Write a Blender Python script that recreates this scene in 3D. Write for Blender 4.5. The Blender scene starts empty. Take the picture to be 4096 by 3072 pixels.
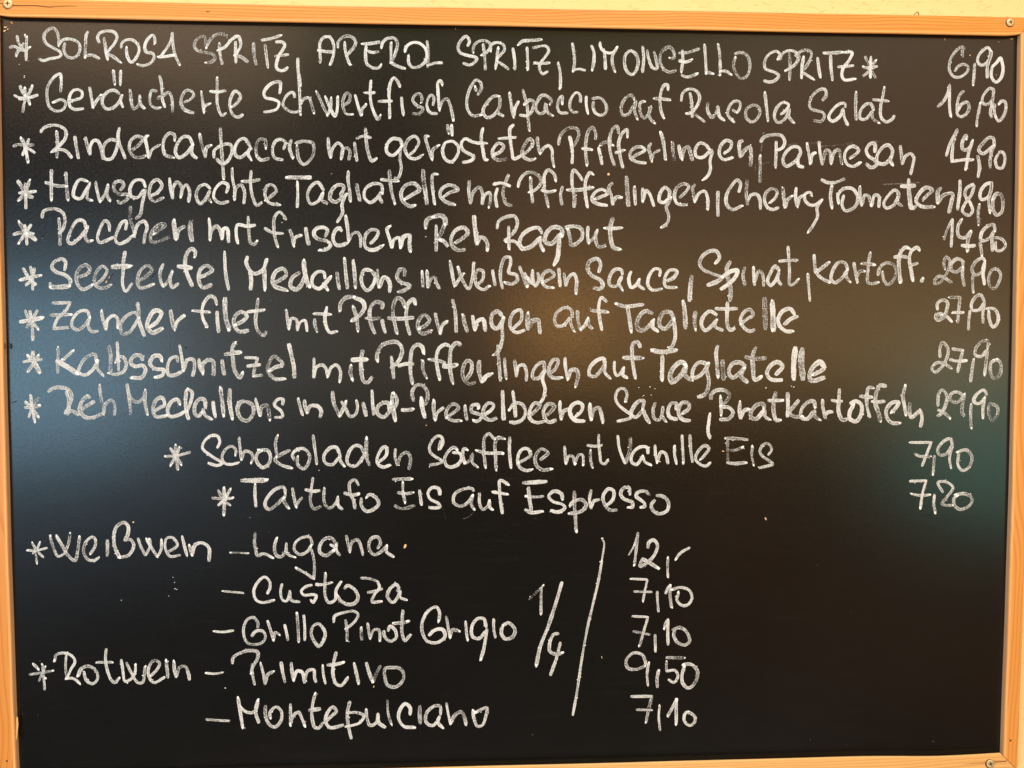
import bpy, bmesh, math, random
import numpy as np
from mathutils import Matrix, Vector

random.seed(7)
rng = np.random.default_rng(7)
scene = bpy.context.scene
C = scene.collection

# ---------------------------------------------------------------- camera
# The writing surface is BW x BH metres; the camera is solved from its four corners as photographed.
BW, BH = 1.10, 1.10 * 0.7403
Z0 = 1.05                       # height of the lower edge of the writing surface
F, CX, CY = 3076.0, 2048.0, 1536.0
PXC = [(0.5, 68), (4068, 140), (3996, 3009), (75, 3114)]
BRD = [(0, 0), (BW, 0), (BW, BH), (0, BH)]
A = []
for (x, y), (u, v) in zip(BRD, PXC):
    A += [[x, y, 1, 0, 0, 0, -u*x, -u*y, -u], [0, 0, 0, x, y, 1, -v*x, -v*y, -v]]
Hm = np.linalg.svd(np.array(A, float))[2][-1].reshape(3, 3)
Kin = np.linalg.inv(np.array([[F, 0, CX], [0, F, CY], [0, 0, 1]]))
h = Kin @ Hm
h /= (np.linalg.norm(h[:, 0]) + np.linalg.norm(h[:, 1])) / 2
if h[2, 2] < 0: h = -h
r1, r2 = h[:, 0], h[:, 1]
r3 = np.cross(r1, r2)
U, _, Vt = np.linalg.svd(np.stack([r1, r2, r3], 1))
R = U @ Vt
t = h[:, 2]
cb = -R.T @ t                   # camera centre in board axes (right, down, into the wall)
def b2w(p):                     # board axes -> world: x right, y into the wall, z up
    return np.array([p[0], p[2], Z0 + BH - p[1]])
M3 = np.array([[1, 0, 0], [0, 0, 1], [0, -1, 0]], float)
Rw = M3 @ R.T @ np.diag([1, -1, -1])
cam = bpy.data.objects.new('camera', bpy.data.cameras.new('camera'))
C.objects.link(cam)
mw = np.eye(4); mw[:3, :3] = Rw; mw[:3, 3] = b2w(cb)
cam.matrix_world = Matrix(mw.tolist())
cam.data.sensor_width = 36.0
cam.data.sensor_fit = 'HORIZONTAL'
cam.data.lens = F / 4096 * 36.0
cam.data.clip_start, cam.data.clip_end = 0.02, 100
scene.camera = cam
CAMX, CAMD, CAMZ = cam.location.x, -cam.location.y, cam.location.z

def board_xy(px, py, lift=0.0):  # where a pixel of the photograph lands on the board (metres right, down)
    d = R.T @ (Kin @ np.array([px, py, 1.0]))
    k = (-lift - cb[2]) / d[2]
    q = cb + k * d
    return q[0], q[1]

# ---------------------------------------------------------------- world, lamps, exposure
w = bpy.data.worlds.new("World"); scene.world = w; w.use_nodes = True
bg = w.node_tree.nodes['Background']
bg.inputs[0].default_value = (1.0, 0.86, 0.66, 1); bg.inputs[1].default_value = 0.03
scene.view_settings.view_transform = 'Standard'
scene.view_settings.look = 'None'
scene.view_settings.exposure = 0.0
scene.view_settings.gamma = 1.0
scene.render.engine = 'CYCLES'
scene.cycles.transparent_max_bounces = 24
scene.cycles.max_bounces = 6

def mirror_point(px, py, dist):  # the point in front of the board that the camera sees mirrored at this pixel
    x, y = board_xy(px, py)
    k = 1 + dist / CAMD
    return CAMX + (x - CAMX) * k, Z0 + BH - (cb[1] + (y - cb[1]) * k)

def area(name, px, py, dist, sx, sy, power, col, spec=1.0, diff=1.0):
    L = bpy.data.lights.new(name, 'AREA'); L.shape = 'ELLIPSE' if name == 'bulb_glow' else 'RECTANGLE'
    L.size, L.size_y, L.energy, L.color = sx, sy, power, col
    L.specular_factor = spec; L.diffuse_factor = diff
    o = bpy.data.objects.new(name, L); C.objects.link(o)
    x, z = mirror_point(px, py, dist)
    o.location = (x, -dist, z)
    tgt = Vector((BW * .5, 0, Z0 + BH * .5))
    o.rotation_euler = (tgt - o.location).to_track_quat('-Z', 'Y').to_euler()
    return o
LAMPS = [  # name, photo pixel whose mirror direction the lamp fills (or None), distance (or place), width, height, watts, colour
    ('overhead_lamp', None, (0.55, -1.35, 3.75), 2.4, 0.9, 66, (0.72, 0.92, 1.0)),
    ('glow_top_left', (200, -350), 2.0, 1.9, 1.0, 32, (1.0, 0.66, 0.40)),
    ('glow_top_middle', (2000, -350), 2.0, 1.9, 1.0, 3.68, (0.773, 1.0, 0.348)),
    ('glow_top_right', (3800, -350), 2.0, 1.9, 1.0, 6.0, (1.0, 0.92, 0.60)),
    ('warm_room', (3000, 850), 2.0, 2.4, 1.3, 20, (1.0, 0.54, 0.27)),
    ('bulb_glow', (2230, 1290), 2.0, 0.3, 0.3, 2.6, (1.0, 0.47, 0.10)),
    ('warm_strip', (3100, 1330), 2.0, 1.6, 0.5, 6.2, (1.0, 0.60, 0.16)),
    ('blue_window', (100, 1480), 2.0, 0.9, 0.6, 16, (0.42, 0.76, 1.0)),
    ('blue_wide', (400, 1600), 2.0, 1.5, 1.3, 3.36, (0.7, 0.8, 1.0)),
    ('grey_glow', (1150, 1300), 2.0, 1.2, 0.6, 2.99, (1.0, 0.892, 0.652)),  # added lamp fitted to the grey reflection, its source unseen
    ('green_glow', (3950, 1740), 2.0, 0.6, 0.6, 3.42, (0.36, 1.0, 0.82)),  # added lamp fitted to the teal reflection at the right, its source unseen
    ('dim_right', (3500, 2000), 2.0, 1.6, 1.6, 2.31, (1.0, 0.287, 0.0)),
    ('underside_fill', None, (0.55, -0.85, -0.15), 2.4, 0.6, 19, (1.0, 0.88, 0.76)),  # added fill lamp from below, lifts the inner sides of the rails
]
def lamps():
    for n, pp, dist, sx, sy, pw, col in LAMPS:
        if pp is None:
            L = bpy.data.lights.new(n, 'AREA'); L.shape = 'RECTANGLE'; L.size, L.size_y, L.energy, L.color = sx, sy, pw, col
            o = bpy.data.objects.new(n, L); C.objects.link(o); o.location = dist
            o.rotation_euler = (Vector((BW*.5, 0, Z0 + BH*.35)) - o.location).to_track_quat('-Z', 'Y').to_euler()
        else: area(n, pp[0], pp[1], dist, sx, sy, pw, col)
lamps()


# ---------------------------------------------------------------- materials
def mat(name):
    m = bpy.data.materials.new(name); m.use_nodes = True
    nt = m.node_tree
    return m, nt, nt.nodes['Principled BSDF'], nt.nodes['Material Output']
def N(nt, t, **k):
    n = nt.nodes.new(t)
    for a, b in k.items(): setattr(n, a, b)
    return n
def noise(nt, vec, scale, detail=3, rough=0.5, dist=0):
    n = N(nt, 'ShaderNodeTexNoise'); n.inputs['Scale'].default_value = scale
    n.inputs['Detail'].default_value = detail; n.inputs['Roughness'].default_value = rough
    n.inputs['Distortion'].default_value = dist
    if vec is not None: nt.links.new(vec, n.inputs['Vector'])
    return n.outputs['Fac']
def ramp(nt, f, stops):
    r = N(nt, 'ShaderNodeValToRGB'); nt.links.new(f, r.inputs[0])
    e = r.color_ramp.elements
    while len(e) < len(stops): e.new(0.5)
    for i, (p, c) in enumerate(stops):
        e[i].position = p; e[i].color = (*c, 1) if len(c) == 3 else c
    return r.outputs[0]
def mix(nt, f, a, b, mode='MIX'):
    m = N(nt, 'ShaderNodeMix', data_type='RGBA', blend_type=mode)
    for s, v in ((0, f), (6, a), (7, b)):
        if hasattr(v, 'links'): nt.links.new(v, m.inputs[s])
        else: m.inputs[s].default_value = v if s == 0 else (*v, 1)
    return m.outputs[2]
def math_(nt, op, a, b=0.0, clamp=False):
    m = N(nt, 'ShaderNodeMath', operation=op); m.use_clamp = clamp
    for s, v in ((0, a), (1, b)):
        if hasattr(v, 'links'): nt.links.new(v, m.inputs[s])
        else: m.inputs[s].default_value = v
    return m.outputs[0]
def mapping(nt, vec, sc, loc=(0, 0, 0)):
    m = N(nt, 'ShaderNodeMapping'); nt.links.new(vec, m.inputs[0])
    m.inputs['Scale'].default_value = sc; m.inputs['Location'].default_value = loc
    return m.outputs[0]
def bump(nt, p, hgt, strength, dist):
    b = N(nt, 'ShaderNodeBump'); b.inputs['Strength'].default_value = strength
    b.inputs['Distance'].default_value = dist
    nt.links.new(hgt, b.inputs['Height']); nt.links.new(b.outputs[0], p.inputs['Normal'])

def board_material():
    m, nt, p, o = mat('black_board')
    g = N(nt, 'ShaderNodeTexCoord').outputs['Object']
    wide = noise(nt, mapping(nt, g, (1, 1, 1)), 5, 4, 0.6)
    streak = noise(nt, mapping(nt, g, (2.5, 1, 26)), 6, 3, 0.6)
    grain = noise(nt, g, 420, 2, 0.6)
    speck = noise(nt, g, 800, 1, 0.5)
    col = mix(nt, wide, (0.0042, 0.0040, 0.0039), (0.0075, 0.0072, 0.0070))
    haze = ramp(nt, streak, [(0.55, (0, 0, 0)), (0.75, (0.0022, 0.0021, 0.0020))])
    col = mix(nt, 1.0, col, haze, 'ADD')
    nt.links.new(col, p.inputs['Base Color'])
    pit = ramp(nt, noise(nt, g, 900, 2, 0.6), [(0.28, (0.25,)*3), (0.46, (1,)*3)])
    nt.links.new(math_(nt, 'MULTIPLY', pit, 0.32), p.inputs['Specular IOR Level'])
    r = math_(nt, 'ADD', math_(nt, 'MULTIPLY', grain, 0.14), math_(nt, 'MULTIPLY', wide, 0.06))
    r = math_(nt, 'ADD', r, ROUGH)
    nt.links.new(r, p.inputs['Roughness'])
    p.inputs["IOR"].default_value = 1.6
    hg = math_(nt, 'ADD', grain, math_(nt, 'MULTIPLY', ramp(nt, speck, [(0.25, (0, 0, 0)), (0.4, (1, 1, 1))]), 0.6))
    bump(nt, p, hg, 0.38, 0.00014)
    return m
ROUGH = 0.13

def N_uv_v(nt, uv):
    s_ = N(nt, 'ShaderNodeSeparateXYZ'); nt.links.new(uv, s_.inputs[0]); return s_.outputs[1]
def wood_material(name, light, dark, off, rng_off=0.0, lines=1.0, side=0.0):
    m, nt, p, o = mat(name)
    uv = N(nt, 'ShaderNodeTexCoord').outputs['UV']
    base = mapping(nt, uv, (1.0, 1.0, 1), (off, rng_off, 0))
    warp = noise(nt, mapping(nt, base, (3.0, 12, 1)), 1.0, 2, 0.5)
    sep = N(nt, 'ShaderNodeSeparateXYZ'); nt.links.new(base, sep.inputs[0])
    v = math_(nt, 'ADD', math_(nt, 'MULTIPLY', sep.outputs[1], 300 * lines), math_(nt, 'MULTIPLY', warp, 9.0))
    ring = math_(nt, 'FRACT', v)
    late = ramp(nt, ring, [(0.0, (0.0,)*3), (0.5, (0.12,)*3), (0.84, (1,)*3), (1.0, (0.0,)*3)])
    big = noise(nt, mapping(nt, base, (4, 60, 1)), 1.0, 3, 0.6)
    fine = noise(nt, mapping(nt, base, (60, 2600, 1)), 1.0, 2, 0.6)
    c = mix(nt, math_(nt, 'MULTIPLY', late, 0.85), light, dark)
    c = mix(nt, ramp(nt, big, [(0.40, (0,)*3), (0.72, (0.55,)*3)]), c, mix(nt, 0.55, light, dark))
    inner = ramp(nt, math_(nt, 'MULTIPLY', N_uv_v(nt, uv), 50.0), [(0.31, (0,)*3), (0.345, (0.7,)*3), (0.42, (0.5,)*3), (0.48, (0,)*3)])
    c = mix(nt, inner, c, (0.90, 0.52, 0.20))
    bare = ramp(nt, math_(nt, 'MULTIPLY', N_uv_v(nt, uv), 50.0), [(0.0, (1,)*3), (0.25, (1,)*3), (0.30, (0,)*3)])
    c = mix(nt, math_(nt, 'MULTIPLY', bare, side), c, (0.66, 0.43, 0.27))
    c = mix(nt, math_(nt, 'MULTIPLY', fine, 0.22), c, tuple(x * 0.6 for x in dark))
    nt.links.new(c, p.inputs['Base Color'])
    p.inputs['Roughness'].default_value = 0.42
    bump(nt, p, math_(nt, 'ADD', fine, math_(nt, 'MULTIPLY', late, 0.6)), 0.35, 0.0002)
    return m

def plain(name, col, rough=0.5, metal=0.0, var=0.15, scale=300):
    m, nt, p, o = mat(name)
    g = N(nt, 'ShaderNodeTexCoord').outputs['Object']
    n = noise(nt, g, scale, 3, 0.6)
    nt.links.new(mix(nt, n, tuple(x * (1 - var) for x in col), tuple(min(1, x * (1 + var)) for x in col)), p.inputs['Base Color'])
    p.inputs['Roughness'].default_value = rough; p.inputs['Metallic'].default_value = metal
    bump(nt, p, n, 0.2, 0.0002)
    return m

def plaster_material():
    m, nt, p, o = mat('yellow_plaster')
    g = N(nt, 'ShaderNodeTexCoord').outputs['Object']
    a = noise(nt, g, 14, 4, 0.55)
    f = noise(nt, g, 140, 4, 0.65, 0.4)
    pits = ramp(nt, noise(nt, mapping(nt, g, (1, 1, 1.6)), 95, 3, 0.6, 1.2), [(0.28, (0,)*3), (0.42, (1,)*3)])
    c = mix(nt, a, (0.84, 0.590, 0.26), (0.87, 0.63, 0.30))
    c = mix(nt, pits, (0.78, 0.55, 0.21), c)
    nt.links.new(c, p.inputs['Base Color'])
    p.inputs['Roughness'].default_value = 0.9
    bump(nt, p, math_(nt, 'ADD', math_(nt, 'MULTIPLY', f, 0.5), pits), 0.5, 0.0010)
    return m

def chalk_material(name, dens, col):
    # liquid chalk: streaks along the stroke, grain of the board showing through, thin towards the rim
    m, nt, p, o = mat(name)
    tc = N(nt, 'ShaderNodeTexCoord')
    uv, g = tc.outputs['UV'], tc.outputs['Object']
    sep = N(nt, 'ShaderNodeSeparateXYZ'); nt.links.new(uv, sep.inputs[0])
    streak = noise(nt, mapping(nt, uv, (55, 2.6, 1)), 1.0, 3, 0.7)
    grain = noise(nt, g, 1500, 3, 0.8)
    patch = noise(nt, g, 75, 2, 0.6)
    at = N(nt, 'ShaderNodeAttribute', attribute_name='load').outputs['Fac']
    s = math_(nt, 'ADD', math_(nt, 'MULTIPLY', streak, 0.65), math_(nt, 'MULTIPLY', grain, 1.15))
    mid = noise(nt, g, 600, 2, 0.6)
    s = math_(nt, 'ADD', s, math_(nt, 'MULTIPLY', mid, 0.55))
    s = math_(nt, 'ADD', s, math_(nt, 'MULTIPLY', patch, 0.30))
    s = math_(nt, 'ADD', s, at)
    av = math_(nt, 'ABSOLUTE', sep.outputs[1])
    pool = ramp(nt, av, [(0.0, (0.0,)*3), (0.45, (0.02,)*3), (0.78, (0.08,)*3), (0.93, (0.04,)*3), (1.0, (0.0,)*3)])
    s = math_(nt, 'ADD', s, pool)
    al = math_(nt, 'MULTIPLY', math_(nt, 'SUBTRACT', s, 1.25 - dens), 2.9, True)
    al = math_(nt, 'MULTIPLY', al, 0.97)
    nt.links.new(mix(nt, patch, tuple(x * .93 for x in col), col), p.inputs['Base Color'])
    p.inputs['Roughness'].default_value = 0.85
    p.inputs['Specular IOR Level'].default_value = 0.2
    nt.links.new(al, p.inputs['Alpha'])
    bump(nt, p, s, 0.4, 0.0003)
    return m

M_board = board_material()
M_chalk = chalk_material('chalk', 0.125, (0.71, 0.705, 0.705))
M_smear = chalk_material('wiped_chalk', -0.13, (0.55, 0.53, 0.50))
M_blob = plain('thick_chalk', (0.88, 0.87, 0.87), 0.8, 0, 0.03, 900)
LIGHT, DARK = (0.78, 0.325, 0.058), (0.50, 0.140, 0.012)
M_wall = plaster_material()
M_screw = plain('brass_plated_steel', (0.62, 0.49, 0.26), 0.42, 0.5, 0.12, 500)
M_wire = plain('dull_brass_wire', (0.30, 0.19, 0.07), 0.4, 0.6)
M_recess = plain('recess_shadow_metal', (0.05, 0.055, 0.05), 0.5, 0.6)
M_chip = plain('bare_wood_chip', (0.85, 0.50, 0.25), 0.7, 0, 0.2, 900)
M_crack_shade = plain('open_grain_and_shade', (0.13, 0.035, 0.008), 0.9)  # dark splits and holes, also the painted shade beside the screws
M_stain = plain('reddish_wood_stain', (0.66, 0.25, 0.06), 0.6, 0, 0.2, 200)
M_hair = plain('dark_fibre', (0.01, 0.009, 0.008), 0.6)

# ---------------------------------------------------------------- helpers
def link(name, verts, faces, m, parent=None, uvs=None, attr=None, smooth=False):
    me = bpy.data.meshes.new(name)
    me.from_pydata([tuple(map(float, v)) for v in verts], [], faces)
    me.materials.append(m)
    if uvs is not None:
        li = np.empty(len(me.loops), dtype=np.int32); me.loops.foreach_get('vertex_index', li)
        l = me.uv_layers.new(name='UVMap')
        l.data.foreach_set('uv', np.asarray(uvs, np.float32)[li].ravel())
    if attr is not None:
        a = me.attributes.new('load', 'FLOAT', 'POINT'); a.data.foreach_set('value', np.asarray(attr, np.float32))
    if smooth: me.polygons.foreach_set('use_smooth', [True] * len(me.polygons))
    me.update()
    o = bpy.data.objects.new(name, me); C.objects.link(o); o.parent = parent
    return o
def box(x0, x1, y0, y1, z0, z1):
    v = [(x, y, z) for x in (x0, x1) for y in (y0, y1) for z in (z0, z1)]
    return v, [(0, 1, 3, 2), (4, 6, 7, 5), (0, 4, 5, 1), (2, 3, 7, 6), (0, 2, 6, 4), (1, 5, 7, 3)]

# ---------------------------------------------------------------- the wall
v, f = box(-2.2, 3.3, 0.0145, 0.20, 0.0, 3.2)
wall = link('wall', v, f, M_wall)
wall['kind'] = 'structure'; wall['label'] = 'pale yellow rough plaster wall behind the menu board'

# ---------------------------------------------------------------- the board
root = bpy.data.objects.new('menu_board', None); C.objects.link(root)
root.location = (BW / 2, 0, Z0)
root['label'] = 'large black menu board in a pine frame, covered in handwritten white chalk lines and prices'
root['category'] = 'menu board'
OX, OZ = BW / 2, 0.0
def loc(x, y, dpt=0.0):          # board metres (right, down, out of the board) -> root space
    return (x - BW / 2, -dpt, BH - y)
def to(px, py, dpt=0.0):
    x, y = board_xy(px, py, dpt)
    return loc(x, y, dpt)

E = 0.006                        # the panel runs under the frame
v, f = box(-BW/2 - E, BW/2 + E, 0.0, 0.0045, -E, BH + E)
surface = link('writing_surface', v, f, M_board, root)

FW, FD, FB = 0.0175, 0.0062, 0.014     # rail face width, how far it stands proud, back

def rail(length, place, m, prof_in=None, label=None, lip=0.0, FW=FW, prof_out=None):
    # cross-section points (s outward from the opening, d out of the board)
    r = 0.0016
    sec = [(0, -0.0003)] + [(r * (1 - math.cos(a)), FD - r + r * math.sin(a)) for a in np.linspace(0, math.pi/2, 5)] \
        + [(FW - r*.7 + r*.7 * math.sin(a), FD - r*.7 + r*.7 * math.cos(a)) for a in np.linspace(0, math.pi/2, 4)] + [(FW, -FB), (0.006, -FB), (0.006, -0.0003)]
    # lip: the face of this rail overhangs the opening, its inner side is cut back under it
    if lip: sec = [(0.0002, -0.0003)] + [(a - lip, b) for a, b in sec[1:6]] + sec[6:]
    n = 90
    vs, uv, fs = [], [], []
    ph = random.random() * 9
    acc = [0]
    for a, b in zip(sec, sec[1:]): acc.append(acc[-1] + math.hypot(b[0]-a[0], b[1]-a[1]))
    k = len(sec)
    tt = [i / n for i in range(n + 1)]
    tt = sorted(set(tt + [0.003, 0.006, 0.009, 0.013, 0.987, 0.991, 0.994, 0.997]))
    for ti in tt:
        for j, (s, d) in enumerate(sec):
            wv = 0.00018 * math.sin(ti * 11 + ph) + 0.0001 * math.sin(ti * 31 + ph * 2)
            s2 = s + wv
            if prof_out and s > 0.009: s2 += prof_out(ti) * min((s - 0.009) / 0.006, 1)
            if prof_in and s < 0.006: s2 += prof_in(ti) * (1 - max(s, 0) / 0.006)
            g = 0.0004
            x = -s2 + g + ti * (length + 2 * s2 - 2 * g)
            vs.append(place(x, s2, d)); uv.append((x, acc[j]))
    nt_ = len(tt)
    for i in range(nt_ - 1):
        for j in range(k):
            a, b = i * k + j, i * k + (j + 1) % k
            fs.append((a, b, b + k, a + k))
    fs.append(tuple(range(k))[::-1]); fs.append(tuple(range((nt_-1)*k, nt_*k)))
    o = link('frame_rail', vs, fs, m, root, uv)
    me = o.data
    bm = bmesh.new(); bm.from_mesh(me); bmesh.ops.recalc_face_normals(bm, faces=bm.faces); bm.to_mesh(me); bm.free()
    if label: o['label'] = label
    return o
wt = [wood_material('pine_top', LIGHT, DARK, 0.0, 0.0, 1.0), wood_material('pine_bottom', (0.82, 0.475, 0.175), (0.62, 0.26, 0.06), 3.1, 0.1, 0.9),
      wood_material('pine_left', (0.74, 0.295, 0.060), (0.58, 0.19, 0.025), 6.3, 0.2, 0.55, 0.8), wood_material('pine_right', (0.76, 0.330, 0.080), (0.58, 0.19, 0.028), 9.7, 0.3, 0.6, 0.8)]
def end_round(a, b, amt):
    def f_(t):
        e = 0.0
        if t < a: e = amt * (1 - t / a) ** 1.6
        if t > 1 - b: e = amt * ((t - 1 + b) / b) ** 1.6
        return e
    return f_
er = end_round(0.012, 0.014, 0.0017)
top_rail = rail(BW, lambda x, s, d: loc(x, -s, d), wt[0], er, 'top rail, bright orange, split along the grain at its left screw', lip=0.0020, FW=0.0184,
                prof_out=lambda t: -0.0026 * min(max((0.66 - t) / 0.33, 0), 1) + 0.0012 * max(0, 0.3 - t) / 0.3)
bot_rail = rail(BW, lambda x, s, d: loc(x, BH + s, d), wt[1],
                lambda t: 0.0020 * math.exp(-((t - 0.93) / 0.05) ** 2) if t < 0.975 else 0.0020 * math.exp(-((0.045) / 0.05) ** 2) * (1 - (t - .975) / .025),
                'bottom rail, paler straight grain, bowed down near its right screw', lip=0.0034)
def bow(x, a): return a * math.sin(math.pi * min(max(x / BH, 0), 1)) ** 0.9     # the side rails bow outwards
left_rail = rail(BH, lambda x, s, d: loc(-s - bow(x, 0.0024), x, d), wt[2])
right_rail = rail(BH, lambda x, s, d: loc(BW + s + bow(x, 0.0026), x, d), wt[3])

# ---------------------------------------------------------------- screws
SHADE_SHIFT = (-2.2, 1.6)
def screw(px, py, rot, tilt, rad):
    cx, cy, cz = to(px, py, FD)
    h0 = 0.0011
    n = 48
    def star(a):
        c = abs(math.cos(2 * (a - rot)))
        return 0.0011 + (rad * 0.55 - 0.0011) * c ** 7 + 0.0002 * math.cos(8 * (a - rot))
    rings = []
    for kind_ in range(6):
        ring = []
        for i in range(n):
            a = 2 * math.pi * i / n
            if kind_ == 0: r, z = star(a), h0
            elif kind_ == 1: r, z = rad * 0.60 + 0 * a, h0 + 0.0001
            elif kind_ == 2: r, z = rad * 0.86, h0 - 0.0001
            elif kind_ == 3: r, z = rad * 0.97, h0 * 0.55
            elif kind_ == 4: r, z = rad, h0 * 0.2
            else: r, z = rad * 0.98, -0.001
            ring.append((r * math.cos(a), -(z + tilt * r * math.cos(a + 0.6)), r * math.sin(a)))
        rings.append(ring)
    vs = [p for r in rings for p in r]
    fs = [(k*n+i, k*n+(i+1) % n, (k+1)*n+(i+1) % n, (k+1)*n+i) for k in range(5) for i in range(n)]
    o = link('screw', vs, fs, M_screw, root, smooth=True); o.location = (cx, cy, cz)
    vs, fs = [], []
    for z, sc in ((h0, 1.0), (h0 - 0.0009, 0.72)):
        for i in range(n):
            a = 2 * math.pi * i / n; r = star(a) * sc
            vs.append((r * math.cos(a), -(z + tilt * r * math.cos(a + 0.6)), r * math.sin(a)))
    vs.append((0, -(h0 - 0.0011), 0))
    fs = [(i, (i+1) % n, n+(i+1) % n, n+i) for i in range(n)] + [(n+i, n+(i+1) % n, 2*n) for i in range(n)]
    link('drive_recess', vs, fs, M_recess, o)
    sx_, sy_ = SHADE_SHIFT
    link('countersink_shade', [to(px + sx_ + rad*4050*math.cos(a), py + sy_ + rad*4050*math.sin(a), FD + 0.00015) for a in np.linspace(0, 2*math.pi, 24, False)], [tuple(range(24))], M_crack_shade, root)  # flat dark disc, shifted to paint the shaded countersink beside the head
    return o
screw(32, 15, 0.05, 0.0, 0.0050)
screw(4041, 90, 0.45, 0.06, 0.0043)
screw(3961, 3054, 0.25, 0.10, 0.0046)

def decal(name, pts, m, d0, th, parent=None):
    # low closed lump with the given outline (photo pixels) on the surface at depth d0
    k = len(pts)
    cx = sum(p[0] for p in pts) / k; cy = sum(p[1] for p in pts) / k
    v = [to(*p, d0 - 0.0002) for p in pts] + [to(cx + (p[0]-cx)*.82, cy + (p[1]-cy)*.82, d0 + th) for p in pts]
    f = [(i, (i+1) % k, k+(i+1) % k, k+i) for i in range(k)] + [tuple(range(k, 2*k))]
    o = link(name, v, f, m, parent or root)
    bm = bmesh.new(); bm.from_mesh(o.data); bmesh.ops.recalc_face_normals(bm, faces=bm.faces)
    bm.to_mesh(o.data); bm.free()
    return o
def crack(pts, w0, parent):
    up = [(x, y - w0 * s / 2) for (x, y, s) in pts]; dn = [(x, y + w0 * s / 2) for (x, y, s) in pts][::-1]
    k = len(pts)
    v = [to(*p, FD + 0.0002) for p in up] + [to(*p, FD + 0.0002) for p in dn[::-1]]
    f = [(i, i+1, k+i+1, k+i) for i in range(k-1)]
    return link('grain_split', v, f, M_crack_shade, parent)
crack([(50, 22, 1.3), (90, 23, 1), (120, 22.5, 1), (148, 23, 1), (170, 25.5, .9), (200, 28, .9), (225, 26, .6), (270, 24, .5), (310, 26, .2)], 3.2, top_rail)
crack([(-20, 13, 1), (14, 12.5, 1)], 2.6, top_rail)
crack([(3977, 3048, 1.2), (4000, 3047, 1), (4028, 3045, .8)], 3.4, bot_rail)
crack([(3850, 3057, .2), (3900, 3053, .6), (3944, 3051, 1)], 2.2, bot_rail)
crack([(823, 45, .4), (833, 46, 2.2), (838, 47, .4)], 2.2, top_rail)
def hole(px, py, r, parent):
    n = 12
    v = [to(px + r*math.cos(a), py + r*math.sin(a), FD + 0.0002) for a in np.linspace(0, 2*math.pi, n, False)]
    link('nail_hole', v, [tuple(range(n))], M_crack_shade, parent)
hole(27, 3044, 4.2, left_rail); hole(4042, 2962, 4.2, right_rail)
# reddish ring left by a driver beside the upper right screw
ang = np.linspace(1.9, 4.4, 12)
ring_out = [(4042 + 32*math.cos(a), max(90 - 29*math.sin(a), 66.5)) for a in ang]
ring_in = [(4041 + 17*math.cos(a), 90 - 17*math.sin(a)) for a in ang]
v = [to(*p, FD + 0.00012) for p in ring_out + ring_in]
link('driver_mark', v, [(i, i+1, 12+i+1, 12+i) for i in range(11)], M_stain, top_rail)
# splinter standing off the left rail
decal('splinter', [(64, 2866), (72, 2869), (74, 2895), (73.5, 2905), (70, 2935), (68, 2960), (64, 2960)], wt[1], 0.004, 0.0022, left_rail)
# knot on the left rail's edge
decal('knot', [(17, 1374), (22, 1372), (24, 1385), (23, 1397), (18, 1396)], M_crack_shade, FD - 0.0009, 0.0005, left_rail)

# bent brass hanging wire showing above the top rail
wp = [to(x, y, -0.003) for x, y in ((3648, 78), (3655, 60), (3662, 53), (3670, 48), (3674, 52), (3675, 64), (3673, 78))]
wv, wf = [], []
for i, q in enumerate(wp):
    a, b = Vector(wp[max(i-1, 0)]), Vector(wp[min(i+1, len(wp)-1)])
    tdir = (b - a).normalized(); side = tdir.cross(Vector((0, 1, 0))).normalized()
    for k in range(8):
        an = 2*math.pi*k/8
        wv.append(Vector(q) + side*math.cos(an)*0.0006 + Vector((0, 1, 0))*math.sin(an)*0.0006)
for i in range(len(wp)-1): wf += [(i*8+k, i*8+(k+1) % 8, i*8+8+(k+1) % 8, i*8+8+k) for k in range(8)]
link('hanging_wire', wv, wf, M_wire, root, smooth=True)

# ---------------------------------------------------------------- wood chips, dust and fibres stuck to the board
CH = [((47, 91), 15, 6, 0.75), ((21, 109), 18, 5, -0.1), ((19, 123), 14, 6, -0.45), ((31, 117), 8, 5, -.5),
      ((4046, 156), 12, 4, 0.05), ((2434, 697), 11, 12, -.4), ((1620, 2185), 20, 11, -1.25), ((2892, 1805), 11, 5, .2),
      ((533, 2089), 8, 7, 0), ((3880, 221), 6, 5, .8), ((2407, 2629), 12, 3, 1.4), ((437, 1110), 12, 4, -1.2), ((426, 1127), 14, 5, -1.1),
      ((1705, 1701), 7, 4, 0), ((1495, 2747), 11, 4, -1.2), ((3063, 2075), 14, 5, 1.1), ((3780, 158), 11, 3, 1.57), ((1822, 115), 9, 2.5, 1.5)]
for (x, y), l, wd, a in CH:
    pts = []
    for k in range(7):
        b = 2*math.pi*k/7; rr = 1 + random.uniform(-.2, .2)
        dx, dy = l/2*math.cos(b)*rr, wd/2*math.sin(b)*rr
        pts.append((x + dx*math.cos(a) - dy*math.sin(a), y + dx*math.sin(a) + dy*math.cos(a)))
    decal('wood_chip', pts, M_chip, 0.0, 0.0006, surface)
vs, fs = [], []
dust = [(77, 258), (98, 303), (97, 309), (1276, 1881), (2600, 1547), (2555, 1550), (2620, 1555), (2575, 1582), (2605, 1580), (2570, 1585), (3062, 1552), (3166, 1545), (3175, 1548), (3065, 1551),
        (485, 2401), (698, 2330), (700, 2355), (707, 2358), (692, 2309), (675, 2384), (1000, 2070), (901, 2752), (1326, 695), (1703, 947), (1128, 890), (4075-90, 300), (3995, 168)]
dust += [(random.uniform(60, 3980), random.uniform(160, 3000)) for _ in range(30)]
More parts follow.
